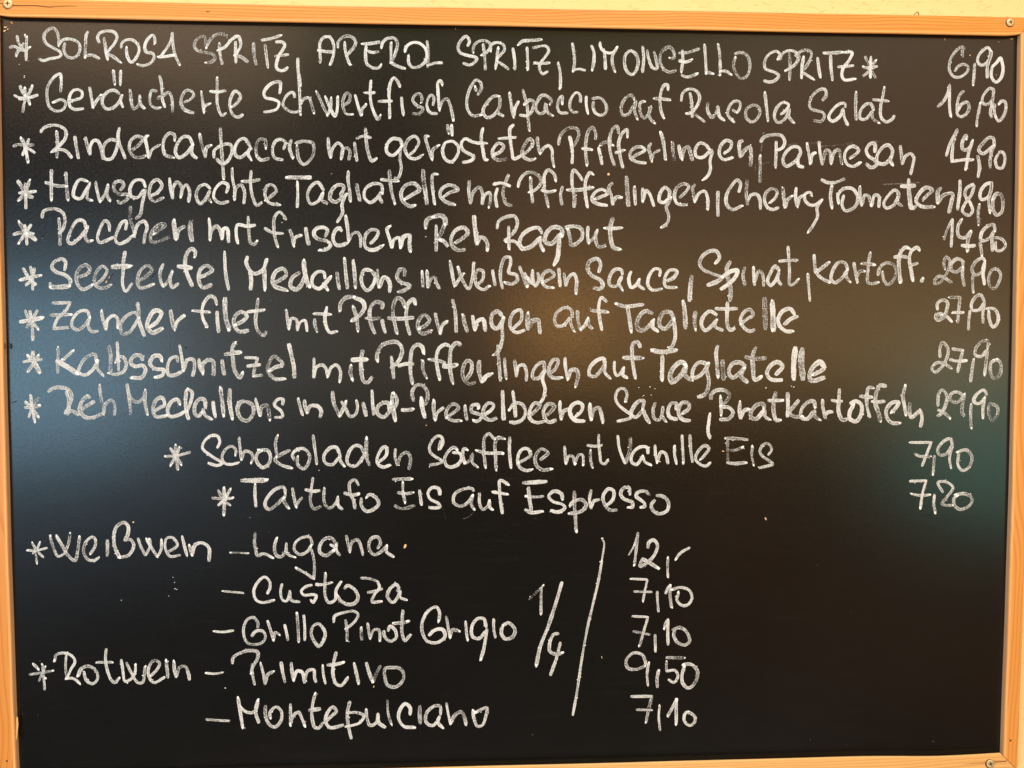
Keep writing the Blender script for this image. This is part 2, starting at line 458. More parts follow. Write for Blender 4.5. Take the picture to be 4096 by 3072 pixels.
for i, (x, y) in enumerate(dust):
    r = random.uniform(1.6, 3.0) if i < 27 else random.uniform(0.5, 1.3)
    b0 = len(vs); a0 = random.random()*6
    for k in range(5): vs.append(to(x + r*math.cos(a0+k*1.257), y + r*random.uniform(.6, 1)*math.sin(a0+k*1.257), 0.0001))
    vs.append(to(x, y, 0.0004)); fs += [(b0+k, b0+(k+1) % 5, b0+5) for k in range(5)]
o = link('chalk_dust', vs, fs, M_blob, surface); o['kind'] = 'stuff'
def fibre(pts, wd):
    v = []
    for i, (x, y) in enumerate(pts):
        v += [to(x, y - wd/2, 0.0004), to(x, y + wd/2, 0.0004), to(x, y, 0.0004 + 0.0003)]
    f = []
    for i in range(len(pts)-1):
        for a, b in ((0, 2), (2, 1)): f.append((3*i+a, 3*i+b, 3*i+3+b, 3*i+3+a))
    link('dark_fibre', v, f, M_hair, surface)
fibre([(44, 1611), (50, 1611), (58, 1608), (65, 1604)], 3)
fibre([(436, 1122), (444, 1106), (452, 1092)], 2); fibre([(602, 1118), (612, 1100), (628, 1086)], 2)
fibre([(738, 1391), (742, 1388), (744, 1391)], 5)

# ---------------------------------------------------------------- the writing
# every stroke: width (photo px) : centre line points (photo px), laid on the board's own plane
INK = """#1
asterisk|15:68,142 72,165 82,185 98,202 108,210;15:108,145 106,170 105,205 104,242;15:38,192 55,185 75,195 100,201 120,188;15:100,138 104,150;15:95,172 85,190 70,208 64,226
word|15:235,185 234,150 225,122 212,112 192,120 176,142 182,170 210,190 240,208 244,221 235,228 200,235 170,242 155,234;15:235,180 250,160 280,156 310,168 320,190 312,218 290,232 268,225 255,200 260,170;15:352,126 345,140 342,180 339,232;15:345,222 370,221 399,235;15:398,172 390,150 400,132 425,124 455,128 468,145 460,170 438,198 425,212;15:416,150 420,180 425,215 431,238;15:430,214 455,228 484,251;15:484,192 488,172 505,160 530,160 552,180 556,205 542,235 525,249 511,230 506,205 505,188;15:620,175 618,150 611,140 592,155 579,185 585,208 612,215 616,232 602,252 575,262 550,258;15:689,130 688,150 672,185 645,222;15:689,130 692,180 702,225 720,262;15:631,228 660,226 695,220
word|15:825,195 822,165 818,145 800,148 782,165 778,185 790,202 825,210 852,218 860,232 845,248 820,252;15:825,190 840,160 865,138 890,135 910,150;15:878,172 879,210 889,258;15:870,202 900,188 920,165 940,148 952,145 962,165 962,185 948,210 938,220;15:942,165 942,210 944,252;15:940,221 965,228 992,248;15:1014,170 1015,215 1025,260;15:1045,161 1080,155 1122,142;15:1060,178 1065,220 1072,272;15:1102,168 1128,168 1139,178 1132,198 1118,218 1109,240 1106,270 1120,282 1138,280 1152,268;15:1098,225 1155,218
comma|15:1192,235 1191,275 1198,310 1202,345
word|15:1282,250 1280,210 1280,170 1295,150 1318,148 1332,170 1336,205 1328,240 1320,260;15:1270,201 1300,206 1335,208;15:1352,192 1352,170 1370,150 1400,145 1422,165 1418,185 1398,210 1385,225;15:1378,168 1382,205 1390,235 1400,260;15:1448,176 1480,174 1520,168;15:1465,182 1462,215 1468,255 1490,271 1515,271 1525,258;15:1468,202 1490,210 1515,206;15:1525,192 1532,168 1555,152 1580,155 1590,175 1585,200 1575,230 1562,252;15:1564,170 1564,215 1564,255;15:1564,250 1590,265 1622,275;15:1620,208 1625,188 1645,172 1675,172 1700,192 1708,220 1698,250 1670,268 1648,268 1635,250 1634,220;15:1708,162 1712,200 1711,270;15:1711,262 1740,252 1770,251
word|15:1870,185 1878,165 1865,145 1845,160 1832,190 1840,210 1870,222 1900,228 1908,235 1892,255 1875,260 1852,252;15:1892,212 1895,185 1910,168 1935,162 1958,172 1960,190 1945,210 1925,222;15:1932,175 1938,220 1942,280;15:1962,205 1965,180 1985,170 2012,178 2018,198 2002,220 1988,235;15:1992,190 1988,235 1982,275;15:1990,245 2015,262 2035,278;15:2051,192 2058,235 2060,280;15:2072,180 2090,165 2120,162 2168,158;15:2108,188 2110,230 2112,280;15:2130,192 2160,185 2185,185 2195,202 2175,235 2160,255 2158,275 2170,295 2192,285;15:2135,251 2165,254 2200,251
comma|15:2232,250 2240,285 2242,320 2241,355
word|15:2289,172 2296,215 2298,250 2292,288;15:2292,282 2315,276 2342,282;15:2365,182 2375,205 2376,240 2369,282;15:2400,168 2402,188 2415,205 2435,212 2455,208 2468,190;15:2415,195 2420,235 2422,278;15:2468,190 2450,225 2450,255 2460,288;15:2520,202 2502,220 2499,260 2510,288 2530,298 2548,275 2552,240 2540,212 2520,202;15:2570,185 2575,230 2570,290;15:2588,200 2595,235 2610,270 2628,275 2625,240 2615,205;15:2678,232 2695,232 2695,208 2678,188 2652,200 2640,230 2650,270 2675,288 2705,282;15:2715,212 2750,210 2798,195;15:2730,200 2731,240 2725,290;15:2715,242 2740,248 2768,240;15:2725,300 2750,308 2790,295;15:2818,178 2822,230 2825,295;15:2825,288 2852,295;15:2872,175 2880,230 2880,300;15:2880,240 2881,295;15:2880,285 2905,285 2925,300;15:2938,215 2962,210 2985,218 2998,245 2998,280 2982,310 2960,312 2942,290 2935,255 2942,228
word|15:3110,240 3120,218 3105,205 3075,218 3058,250 3062,275 3095,288 3115,302 3100,322 3075,328 3055,322;15:3120,240 3130,215 3155,202 3185,210 3195,228 3180,258 3140,285;15:3156,208 3160,255 3158,320;15:3180,225 3200,208 3228,200 3245,210 3242,235 3225,265 3208,282;15:3215,228 3208,265 3206,312;15:3208,288 3230,302 3255,318;15:3270,230 3275,270 3282,312;15:3292,212 3330,212 3372,208;15:3322,220 3324,270 3330,322;15:3370,210 3408,210 3400,235 3372,275 3368,305 3380,320 3420,315;15:3350,268 3380,266 3415,262
asterisk|15:3460,225 3475,255 3482,270 3502,312;15:3505,240 3490,260 3475,285 3452,305;15:3450,268 3480,272 3510,265;15:3484,225 3482,270 3482,312
price|15:3850,229 3850,203 3855,190 3841,190 3818,211 3800,244 3798,281 3812,304 3831,310 3854,301 3871,283 3871,265 3854,257 3833,265 3819,285;15:3899,253 3897,286 3895,312 3893,340;15:3964,206 3952,190 3934,200 3914,224 3911,247 3924,261 3947,252 3963,224 3964,206 3958,237 3949,270 3949,312;15:3971,265 3989,247 4002,231 4009,252 4012,281 4002,314 3984,329 3969,314 3965,288 3971,260
#2
asterisk|15:80,342 90,370 108,390 120,415;15:130,340 118,370 105,390 95,420 91,450;15:56,380 75,390 115,390 152,380;15:98,350 102,385;15:75,396 115,392
word|15:242,368 245,330 241,296 220,305 192,345 188,390 200,430 230,445 255,435 262,410 245,398 212,410;15:270,405 300,400 325,390 328,368 310,358 290,365 276,395 280,425 300,438 335,434;15:358,348 364,380 372,430;15:372,428 385,405 405,380;15:452,280 456,305 460,338;15:482,282 482,310 481,340;15:480,378 460,362 435,365 412,390 410,415 425,435 450,432 475,410 488,380;15:488,380 482,400 492,430;15:520,358 524,395 534,435 555,420 559,380;15:559,380 562,415 578,435;15:628,365 608,362 600,385 602,415 620,432 642,432;15:638,302 645,330 648,370 650,400 660,428;15:628,395 655,380 675,370 685,385 690,415 690,448;15:735,410 760,398 775,380 765,365 745,362 728,385 724,415 740,440 775,452;15:805,365 810,400 816,450;15:815,435 825,420 842,415;15:868,310 869,340 868,380 870,420 888,462 905,452;15:840,365 870,368 905,362;15:925,430 945,415 962,390 958,375 940,365 922,395 920,430 935,462 955,468 972,458
word|15:1118,375 1122,350 1120,328 1102,328 1075,342 1056,370 1062,390 1095,398 1116,410 1108,435 1082,445 1055,448;15:1180,390 1172,370 1155,375 1138,395 1132,420 1150,440 1175,449 1200,445;15:1191,232 1195,315 1198,370 1200,410 1201,460;15:1200,420 1215,395 1235,392 1245,415 1258,455;15:1265,365 1275,385 1290,420 1310,462;15:1300,385 1320,430 1340,465 1350,430 1350,385;15:1325,390 1322,430 1310,462;15:1372,422 1395,408 1400,382 1388,372 1375,390 1372,425 1385,455 1412,458;15:1420,378 1430,415 1445,465;15:1445,460 1450,435 1466,418;15:1484,322 1481,360 1482,400 1492,440 1512,478 1522,460;15:1455,370 1480,372 1500,370;15:1600,348 1590,325 1575,312 1562,330 1556,370 1558,415 1559,472;15:1512,406 1540,405 1569,404;15:1606,388 1608,420 1614,460;15:1685,412 1688,390 1678,375 1660,380 1651,400 1665,420 1692,435 1680,452 1650,455;15:1732,422 1735,390 1725,380 1712,395 1708,425 1720,450 1750,455;15:1770,340 1762,322 1752,330 1752,365 1755,410 1758,442;15:1758,435 1770,405 1788,395 1800,420 1808,450 1814,482
price|15:3750,428 3774,405 3792,369 3798,340 3798,340 3798,379 3798,426 3803,467;15:3857,364 3846,371 3833,395 3828,436 3831,459 3844,467 3864,457 3877,431 3867,409 3846,418 3831,444;15:3920,415 3914,452 3908,483 3907,506;15:3973,384 3973,358 3960,353 3942,369 3929,395 3932,413 3950,417 3968,400 3973,384 3968,418 3962,449 3967,470;15:3994,418 4007,404 4020,408 4024,428 4015,462 3994,485 3984,470 3977,441 3980,415
word|15:1910,380 1925,355 1922,330 1905,320 1882,350 1868,395 1870,435 1890,462 1925,460;15:1900,345 1905,365;15:1998,385 1975,385 1945,415 1932,445 1948,470 1975,460 1998,425 1998,385 2000,420 1992,450 2015,465;15:2038,370 2045,415 2055,470;15:2055,470 2062,430 2075,405;15:2091,358 2100,390 2108,420 2112,470 2118,525;15:2095,420 2120,400 2135,410 2130,440 2110,462 2078,460;15:2200,420 2205,400 2172,380 2150,405 2145,440 2160,455 2180,445 2182,415 2182,415 2192,450 2212,465;15:2248,418 2248,385 2235,400 2230,430 2240,450 2272,452;15:2322,410 2320,380 2305,370 2282,400 2280,430 2292,448 2312,448;15:2345,385 2345,420 2352,455;15:2368,395 2400,392 2422,415 2425,445 2408,462 2382,452 2372,425 2375,405
word|15:2538,400 2525,380 2500,395 2485,430 2492,460 2515,455 2532,425 2545,405 2545,405 2538,440 2550,478;15:2580,405 2562,410 2560,445 2575,472 2595,455 2605,425 2605,425 2595,455 2605,480 2620,492;15:2672,362 2670,340 2658,340 2645,365 2640,405 2645,445 2655,472;15:2615,394 2650,396 2682,400
word|15:2725,405 2730,375 2750,358 2780,360 2798,385 2790,420 2765,450 2745,455;15:2760,370 2768,420 2768,470;15:2768,448 2790,465 2820,488;15:2832,408 2830,440 2848,470 2865,450 2872,425 2872,425 2878,465 2898,482;15:2945,450 2930,438;15:2948,452 2960,430 2958,408 2938,405 2918,425 2912,460 2938,490;15:3012,420 2988,435 2985,470 3008,488 3032,470 3040,440 3025,422 3008,420;15:3059,368 3065,420 3072,485;15:3122,458 3140,445 3155,420 3132,410 3105,435 3098,470 3112,490 3140,475 3158,438 3158,438 3155,465 3175,492
word|15:3290,402 3305,380 3300,358 3280,358 3252,380 3238,415 3245,435 3290,450 3298,465 3285,485 3255,482;15:3382,430 3380,415 3360,415 3330,440 3315,470 3330,485 3360,465 3372,435 3372,435 3378,470 3392,502;15:3425,365 3422,420 3425,480;15:3495,440 3482,415 3460,420 3440,450 3442,475 3465,475 3488,445 3488,445 3492,475 3518,492;15:3538,350 3530,390 3522,430 3525,470 3545,488 3570,475 3578,462;15:3490,398 3520,401 3555,405
#3
asterisk|15:82,550 95,575 102,595;15:116,555 105,585 90,622;15:52,585 70,578 100,580 135,580;15:100,590 120,598 140,612;15:90,555 102,595 108,625 112,652
word|15:162,530 175,512 205,501 240,505 262,522 262,550 240,580 205,608;15:226,525 230,565 228,630;15:205,608 235,598 265,605 288,632;15:299,545 304,580 314,635;15:342,548 348,580 361,619;15:361,619 360,590 375,562 392,565 405,595 412,638;15:470,565 445,558 420,575 412,610 420,635 445,635 465,600 472,565;15:478,510 472,545 478,575 490,605 501,635;15:522,605 555,580 572,555 548,545 522,565 518,600 535,625 565,630 585,622;15:592,542 582,550 588,590 595,632;15:595,632 608,600 640,578;15:698,562 698,542 680,532 660,550 652,590 662,620 695,630;15:772,580 755,548 732,548 710,575 702,610 715,630 745,615 768,582;15:768,582 768,615 788,634;15:798,535 805,570 822,630;15:822,625 825,592 845,580;15:881,512 885,580 890,650 895,718;15:856,632 858,602 890,580 922,578 928,605 910,645 890,655 865,635;15:1000,585 980,555 958,560 940,590 942,620 960,630 988,610 1005,588;15:1002,588 992,615 1005,638;15:1064,595 1060,560 1038,558 1025,585 1028,625 1045,640 1080,632;15:1134,598 1142,570 1125,558 1102,565 1090,595 1098,630 1132,640;15:1165,558 1158,590 1172,635;15:1182,572 1220,565 1252,575 1250,625 1215,658 1195,635 1188,580
word|15:1312,550 1315,590 1322,632;15:1322,632 1330,595 1352,572 1370,590 1365,638;15:1365,638 1370,600 1390,592 1400,610 1395,640;15:1418,568 1422,605 1428,645;15:1462,512 1464,555 1472,605 1488,645 1508,632;15:1425,555 1450,545 1485,551
word|15:1610,585 1600,560 1570,555 1548,580 1548,610 1570,622 1595,602 1608,585;15:1602,588 1600,635 1605,675 1590,715 1578,710;15:1638,620 1660,600 1675,565 1658,545 1632,560 1620,595 1638,630 1665,635 1690,620;15:1715,545 1702,545 1708,575 1728,638;15:1728,638 1730,602 1755,580;15:1790,498 1795,535;15:1806,500 1809,542;15:1780,570 1810,565 1832,585 1832,615 1805,648 1780,635 1770,600 1780,572;15:1885,565 1860,555 1845,575 1852,600 1895,628 1885,642 1850,650;15:1932,512 1925,545 1932,600 1942,640 1952,638;15:1880,565 1910,572 1948,572;15:1972,620 2000,608 2015,585 1995,572 1972,598 1972,625 1992,640 2030,635;15:2055,498 2040,515 2042,565 2048,605 2055,635 2090,620;15:1992,555 2030,552 2065,549;15:2085,625 2115,600 2132,570 2120,555 2098,580 2088,610 2095,628 2120,640 2142,635;15:2149,548 2152,580 2160,615;15:2160,615 2175,592 2195,582 2208,600 2210,635 2216,668
word|15:2235,580 2238,550 2255,525 2285,510 2310,518 2315,540 2300,575 2282,595;15:2278,545 2285,575 2290,615 2288,655;15:2382,558 2382,530 2370,510 2355,522 2345,555 2342,600 2345,635 2348,662;15:2328,595 2350,596 2370,600;15:2395,592 2402,625 2408,658;15:2475,535 2468,505 2452,515 2440,545 2438,585 2445,625 2458,662;15:2400,582 2415,570 2435,570 2452,580;15:2510,548 2508,518 2488,535 2475,570 2478,610 2485,645 2492,672;15:2460,612 2480,605 2500,600;15:2530,630 2555,615 2580,600 2565,588 2538,592 2520,615 2525,635 2550,648 2585,652;15:2605,572 2595,590 2602,620 2608,648;15:2608,635 2618,612 2640,600;17:2642,528 2652,560 2658,600 2662,640;15:2690,568 2692,605 2698,642;17:2715,580 2720,610 2728,638;17:2728,635 2738,595 2752,588 2760,610 2770,642;15:2840,600 2820,578 2800,572 2782,595 2785,625 2810,630 2832,612 2850,600;15:2850,605 2840,645 2842,675 2830,705 2812,720;15:2895,615 2920,595 2925,570 2905,562 2882,585 2878,620 2895,638 2932,630;18:2972,562 2958,570 2958,600 2962,630;18:2962,628 2980,600 3000,588 3005,620 3002,665
comma|15:3040,622 3041,665 3040,730
word|15:3042,570 3055,550 3090,539 3125,542 3138,562 3132,588 3108,602;15:3105,565 3104,615 3102,670;15:3205,612 3195,590 3170,588 3140,615 3132,645 3145,665 3175,650 3200,625;15:3205,608 3192,635 3195,662 3215,669;15:3228,575 3235,615 3242,658;15:3242,655 3248,620 3262,610;15:3276,565 3280,610 3290,660;15:3290,655 3305,600 3318,605 3325,655;15:3325,655 3340,605 3355,600 3362,625 3368,658;15:3398,635 3425,615 3435,600 3415,585 3390,595 3378,625 3390,658 3415,665 3442,650;17:3500,610 3498,575 3482,575 3465,600 3475,625 3505,645 3505,660 3485,670 3465,655;15:3565,630 3570,600 3552,580 3530,590 3508,625 3510,650 3540,655 3565,630;17:3570,620 3560,640 3572,662;15:3601,582 3605,615 3610,658;15:3610,655 3622,625 3642,615 3655,630 3650,665 3642,698
price|15:3785,625 3798,580 3815,545 3830,518 3830,518 3815,565 3808,620 3808,650;15:3865,560 3864,542 3852,560 3850,595 3865,600 3885,580 3890,562;15:3890,562 3875,610 3868,650 3862,680;15:3810,645 3850,640 3895,639;15:3911,622 3918,665 3912,710;15:3978,585 3972,552 3958,550 3930,575 3915,600 3930,615 3955,600 3978,580;15:3978,580 3965,610 3960,640 3961,672;15:3995,612 3982,640 3990,670 4008,672 4020,640 4012,610 3995,608
smear|7:3045,605 3049,570 3055,530;7:3140,582 3190,575;7:3285,585 3340,582 3415,572;6:3230,575 3290,568;8:3495,565 3545,570 3595,569;5:2985,665 3020,660 3080,648;7:3020,665 3022,680
#4
asterisk|20:70,722 88,750 98,768;15:119,720 100,770 72,805;15:75,772 100,770 145,765;20:102,780 132,790;15:101,732 102,780 104,835
word|15:206,678 205,740 206,802;15:264,688 266,740 272,802;15:180,728 220,742 265,745;15:350,725 320,718 298,750 295,785 320,795 345,760 360,735;15:360,730 350,770 350,795 368,802;15:382,725 390,770 400,808;15:400,808 420,775 432,738;15:432,738 428,780 442,805;15:480,762 495,740 485,725 460,730 455,755 475,775 515,780 505,800 480,812 470,802;15:582,750 570,722 540,722 520,755 525,785 550,790 575,760;15:582,758 570,810 560,860 542,875;15:600,785 630,770 648,740 628,718 605,735 598,780 615,805 655,790;15:678,712 682,755 690,795;15:690,795 692,750 710,728 728,755 722,792;15:722,792 730,755 745,740 758,765 754,808;15:842,755 820,738 795,750 785,785 800,815 822,795 840,762;15:840,762 832,790 845,808;15:905,772 912,742 890,730 862,755 855,790 880,812 915,805;15:928,672 930,715 938,755 938,800;15:938,790 945,750 965,740 978,770 975,815;15:1005,682 1002,730 1010,785 1028,822 1048,808;15:968,725 1000,725 1040,718;15:1062,802 1090,780 1105,762 1090,740 1068,745 1060,780 1075,810 1120,820
word|19:1146,710 1190,710 1245,710;15:1190,728 1191,780 1189,830;15:1295,762 1272,730 1245,745 1230,780 1242,815 1272,805 1292,770;15:1292,770 1288,800 1310,815;17:1362,785 1375,745 1350,740 1325,765 1320,795 1340,808 1370,790 1388,775;15:1382,778 1368,820 1370,850 1348,890;15:1394,685 1392,715 1398,760 1402,808;17:1425,735 1432,770 1440,805;15:1530,775 1525,740 1495,735 1462,755 1458,790 1480,810 1510,790 1522,768;15:1522,768 1518,790 1530,812;17:1558,680 1560,725 1568,775 1580,815;15:1522,718 1555,722 1592,724;17:1618,798 1655,775 1678,760 1660,735 1625,740 1605,770 1612,805 1640,825 1662,821;20:1692,678 1695,725 1702,770 1708,818;14:1750,696 1732,698 1728,725 1732,770 1739,818;16:1765,795 1800,770 1832,758 1800,740 1768,755 1760,780 1780,805 1822,820
word|15:1878,722 1875,770 1882,815;15:1882,815 1892,770 1918,750 1930,775 1928,818;15:1928,818 1940,780 1958,770 1962,800 1955,830;15:1990,752 1982,785 1988,830;15:2035,698 2020,735 2012,775 2025,815 2048,822;16:1972,738 2005,732 2042,745
word|15:2072,748 2080,720 2100,695 2130,690 2160,710 2162,735 2140,760 2115,770;15:2122,710 2124,750 2131,812;15:2225,722 2215,695 2192,680 2178,700 2178,750 2185,790 2194,828;15:2165,760 2195,768 2222,762;15:2250,745 2242,780 2248,820;15:2330,722 2315,698 2295,680 2288,700 2290,750 2298,790 2296,830;15:2372,698 2360,690 2345,715 2340,760 2345,800 2350,830;17:2270,760 2310,760 2372,750;15:2378,798 2410,785 2430,775 2410,758 2380,770 2368,800 2390,815 2430,822;15:2450,730 2435,750 2445,780 2452,820;17:2450,810 2465,790 2488,790;20:2506,705 2509,760 2514,825;15:2538,745 2539,780 2542,820;15:2571,752 2570,780 2571,810;15:2571,805 2585,762 2598,775 2616,825;15:2675,792 2678,765 2660,750 2640,775 2638,805 2655,810 2675,795;15:2685,790 2665,830 2675,860 2670,890 2645,912;15:2718,792 2745,765 2755,745 2735,735 2705,755 2698,790 2710,815 2748,820;15:2780,738 2770,750 2775,780 2780,810;15:2780,805 2795,775 2818,765 2830,790 2831,840
comma|15:2872,765 2871,810 2872,865
word|15:2955,770 2962,735 2950,720 2925,745 2905,785 2908,820 2930,838 2970,822;15:2988,720 2985,765 2990,820;15:2990,805 3005,780 3028,778 3040,800 3042,838;15:3078,812 3102,790 3108,765 3088,755 3065,770 3058,800 3070,830 3092,838 3115,830;17:3130,750 3135,790 3140,832;15:3142,830 3150,800 3168,785;15:3185,750 3182,785 3190,830;15:3190,825 3200,790 3218,780;15:3248,785 3242,770 3222,775 3220,800 3240,820 3265,818 3290,798;15:3285,805 3268,830 3270,865 3250,905 3232,930
word|16:3285,718 3310,730 3340,730 3380,715;18:3328,740 3322,785 3328,832;15:3355,815 3352,780 3375,755 3410,755 3430,785 3425,820 3400,840 3380,842 3368,820 3375,780;15:3440,745 3440,785 3448,825;15:3448,820 3460,780 3475,785 3485,825;17:3485,825 3500,780 3515,785 3515,830;15:3590,800 3595,775 3580,760 3555,780 3535,815 3545,832 3575,820 3590,790;15:3590,785 3590,810 3610,825;18:3635,715 3635,755 3640,800 3645,832 3665,825;20:3602,745 3635,745 3662,742;17:3690,800 3710,780 3730,760 3705,750 3680,770 3665,805 3685,825 3738,828;18:3765,750 3752,765 3752,815;17:3752,812 3775,780 3810,775 3805,810 3795,852
price|17:3840,720 3840,760 3835,800 3830,840;15:3895,735 3865,755 3860,780 3880,810 3890,845 3875,862 3850,845 3860,815 3885,780 3898,740;15:3918,815 3912,855 3915,900;15:3965,730 3940,740 3920,775 3925,798 3950,790 3965,755 3965,730 3965,755 3955,800 3960,852;17:3970,800 3985,775 4005,780 4012,815 4005,850 3985,860 3972,835 3972,795
smear|4:3530,738 3590,735 3680,730
#5
price|12:3775,960 3788,920 3810,875;14:3810,875 3808,930 3805,988;15:3848,875 3832,905 3835,945 3860,950 3885,922;15:3885,922 3872,960 3870,1005;17:3845,982 3875,985 3902,982;15:3920,970 3925,1000 3928,1025;15:3980,925 3975,900 3950,905 3925,935 3925,962 3955,955 3975,925;15:3975,925 3968,960 3970,1005;15:3972,950 4005,955 4022,980 4005,1002 3985,1000 3982,965
asterisk|18:75,888 90,910 102,925;15:125,898 100,935 75,972;15:52,938 90,930 135,935;19:105,935 125,945 145,962;15:98,898 105,940 108,980
word|15:168,872 175,845 215,835 250,850 260,880 252,915 235,935;15:235,872 240,925 240,982;15:345,915 335,885 310,882 282,925 272,965 285,975 320,950 345,915;17:352,902 340,940 350,965 368,962;15:438,925 435,895 420,882 400,915 390,955 400,970 430,960 455,948;15:502,920 505,885 490,888 470,925 462,960 475,975 505,965 532,940;15:522,825 522,880 535,920 538,950;15:538,940 550,900 575,885 588,905 580,940 575,975;17:615,935 645,915 662,900 645,895 610,925 602,960 615,970 678,948;22:695,880 698,915 705,958;17:705,958 715,920 740,905;25:762,885 762,925 768,965
word|15:836,875 840,915 840,962;15:840,962 845,925 865,905 880,920 888,958;15:888,958 895,915 908,915 915,970;17:952,975 945,940 950,900 990,905 1022,900;15:992,865 995,915 1002,970 1015,978 1030,962
word|15:1145,880 1132,860 1118,848 1100,865 1095,895 1098,940 1105,970 1112,990;15:1058,912 1090,930 1132,934;15:1159,918 1168,945 1175,985;15:1175,980 1182,950 1208,940;18:1222,910 1228,945 1235,980;17:1300,948 1310,920 1295,910 1265,915 1255,935 1270,955 1310,965 1322,980 1305,998 1280,1002;17:1368,925 1355,912 1340,925 1332,955 1345,980 1370,980 1390,972;15:1382,862 1388,895 1392,930 1395,968;15:1395,965 1410,935 1430,930 1442,950 1442,990;17:1480,975 1505,950 1512,925 1490,918 1465,935 1458,970 1465,992 1495,1000 1532,982;17:1560,905 1548,915 1558,955 1568,992;15:1568,990 1575,960 1595,950 1600,970 1602,992;19:1602,990 1612,950 1638,942 1638,975 1642,1008
word|20:1702,915 1708,880 1735,865;24:1730,870 1760,862 1780,875 1780,900;17:1780,895 1765,930 1742,965;15:1745,900 1745,950 1745,1005;22:1758,958 1775,965 1792,985;17:1820,972 1855,950 1872,930 1855,910 1825,920 1805,950 1808,980 1830,1000 1862,998;19:1896,862 1898,895 1905,945 1908,980;18:1908,975 1920,950 1935,952 1950,975 1948,1002
word|15:1988,915 1995,885 2025,868 2058,865 2070,890 2058,925 2030,955 2018,965;15:2035,905 2035,950 2036,998;15:2022,968 2055,965 2080,985 2092,998;18:2168,935 2155,912 2125,915 2090,940 2078,975 2090,995 2125,985 2160,950;17:2162,945 2160,970 2175,1005;20:2250,945 2245,915 2210,910 2185,935 2180,965 2205,975 2230,950 2242,935;20:2238,938 2235,985 2230,1030 2215,1062;17:2260,910 2300,905 2325,915 2328,950 2305,975 2285,980 2280,955 2272,915;15:2352,905 2350,940 2355,975;15:2355,972 2375,950 2390,918;15:2390,918 2382,950 2392,985 2415,985 2422,978;19:2452,870 2442,905 2442,945 2455,990 2482,998;15:2418,912 2450,914 2488,911
#6
asterisk|15:92,1072 105,1095 122,1120 145,1140;15:138,1072 131,1110 131,1160;15:78,1121 120,1110 165,1101;15:122,1065 128,1115 102,1142
word|17:258,1082 262,1050 250,1035 215,1050 208,1070 225,1088 260,1100 282,1122 280,1140;22:280,1145 245,1148 200,1149;15:200,1130 202,1152;17:310,1108 340,1100 360,1080 345,1060 320,1072 305,1105 312,1140 332,1158 370,1140;15:390,1135 415,1110 428,1080 410,1065 385,1090 378,1125 390,1148 420,1152 445,1138;15:501,1005 494,1045 492,1090 490,1135 502,1165 530,1132;22:445,1068 485,1066 522,1065;15:550,1125 585,1105 608,1078 590,1062 560,1085 550,1125 560,1150 585,1148 615,1135;15:654,1055 640,1090 645,1130 655,1148;15:655,1145 675,1120 690,1080;15:690,1085 680,1115 690,1150 715,1132;18:780,1028 780,1005 765,995 745,1020 740,1060 750,1100 770,1145;20:710,1065 740,1068 768,1072;18:798,1110 825,1098 850,1080 825,1062 800,1082 795,1120 810,1150 848,1138;15:898,1005 900,1055 905,1110 915,1160
word|17:990,1025 985,1050 998,1080 1020,1095 1050,1080 1068,1035;18:998,1080 1005,1120 1002,1160;17:1058,1070 1058,1110 1060,1160;17:1090,1135 1120,1120 1145,1100 1135,1075 1105,1085 1090,1120 1100,1145 1150,1162;22:1215,1040 1218,1080 1228,1125 1240,1150;20:1200,1090 1170,1110 1162,1145 1185,1158 1210,1130 1220,1100;17:1300,1115 1295,1090 1270,1088 1250,1110 1250,1140 1275,1155 1300,1135 1325,1105;17:1320,1110 1300,1140 1312,1162;17:1348,1088 1352,1125 1358,1158;17:1378,1032 1382,1080 1390,1155;17:1412,1040 1418,1090 1422,1152;17:1485,1082 1458,1080 1445,1110 1452,1145 1470,1162 1492,1140 1500,1105 1485,1082;17:1510,1078 1510,1115 1518,1152;18:1518,1150 1535,1110 1550,1115 1560,1140 1558,1170;17:1618,1105 1618,1080 1600,1078 1588,1110 1605,1130 1640,1142 1620,1160 1592,1168
word|15:1688,1082 1690,1115 1692,1148;15:1708,1082 1710,1115 1712,1152;15:1712,1150 1725,1115 1740,1110 1745,1130 1758,1155
word|15:1800,1042 1808,1090 1818,1145;15:1818,1145 1835,1120 1855,1092;15:1831,1065 1845,1110 1875,1155 1890,1110 1895,1048;15:1905,1140 1930,1120 1932,1085 1912,1080 1900,1110 1910,1145 1935,1158 1958,1142;15:1970,1080 1975,1110 1981,1142;15:2010,1155 2002,1110 2005,1065 2020,1030 2040,1030 2042,1055 2035,1090 2065,1100 2070,1120 2050,1135 2018,1130;15:2078,1065 2090,1100 2108,1148;15:2108,1145 2125,1110 2130,1080;15:2130,1080 2132,1120 2142,1148;15:2142,1148 2155,1120 2152,1090;15:2095,1090 2115,1120 2138,1140;15:2170,1130 2200,1115 2218,1100 2200,1082 2175,1095 2168,1125 2185,1148 2212,1150;15:2235,1072 2238,1110 2241,1145;15:2255,1092 2260,1115 2264,1145;15:2264,1142 2275,1110 2295,1095 2305,1115 2304,1175
word|17:2395,1090 2402,1055 2390,1035 2360,1045 2350,1075 2365,1100 2400,1120 2412,1140 2400,1155 2372,1150;15:2490,1100 2485,1080 2460,1078 2438,1110 2440,1140 2465,1145 2488,1110;15:2488,1105 2475,1130 2490,1160;15:2525,1085 2515,1115 2525,1150 2545,1140 2558,1115;15:2558,1115 2555,1140 2578,1158;15:2638,1105 2640,1080 2620,1075 2598,1100 2592,1140 2610,1160 2650,1155;15:2665,1125 2695,1110 2708,1085 2680,1080 2660,1110 2662,1145 2708,1150
comma|20:2768,1102 2762,1145 2758,1205
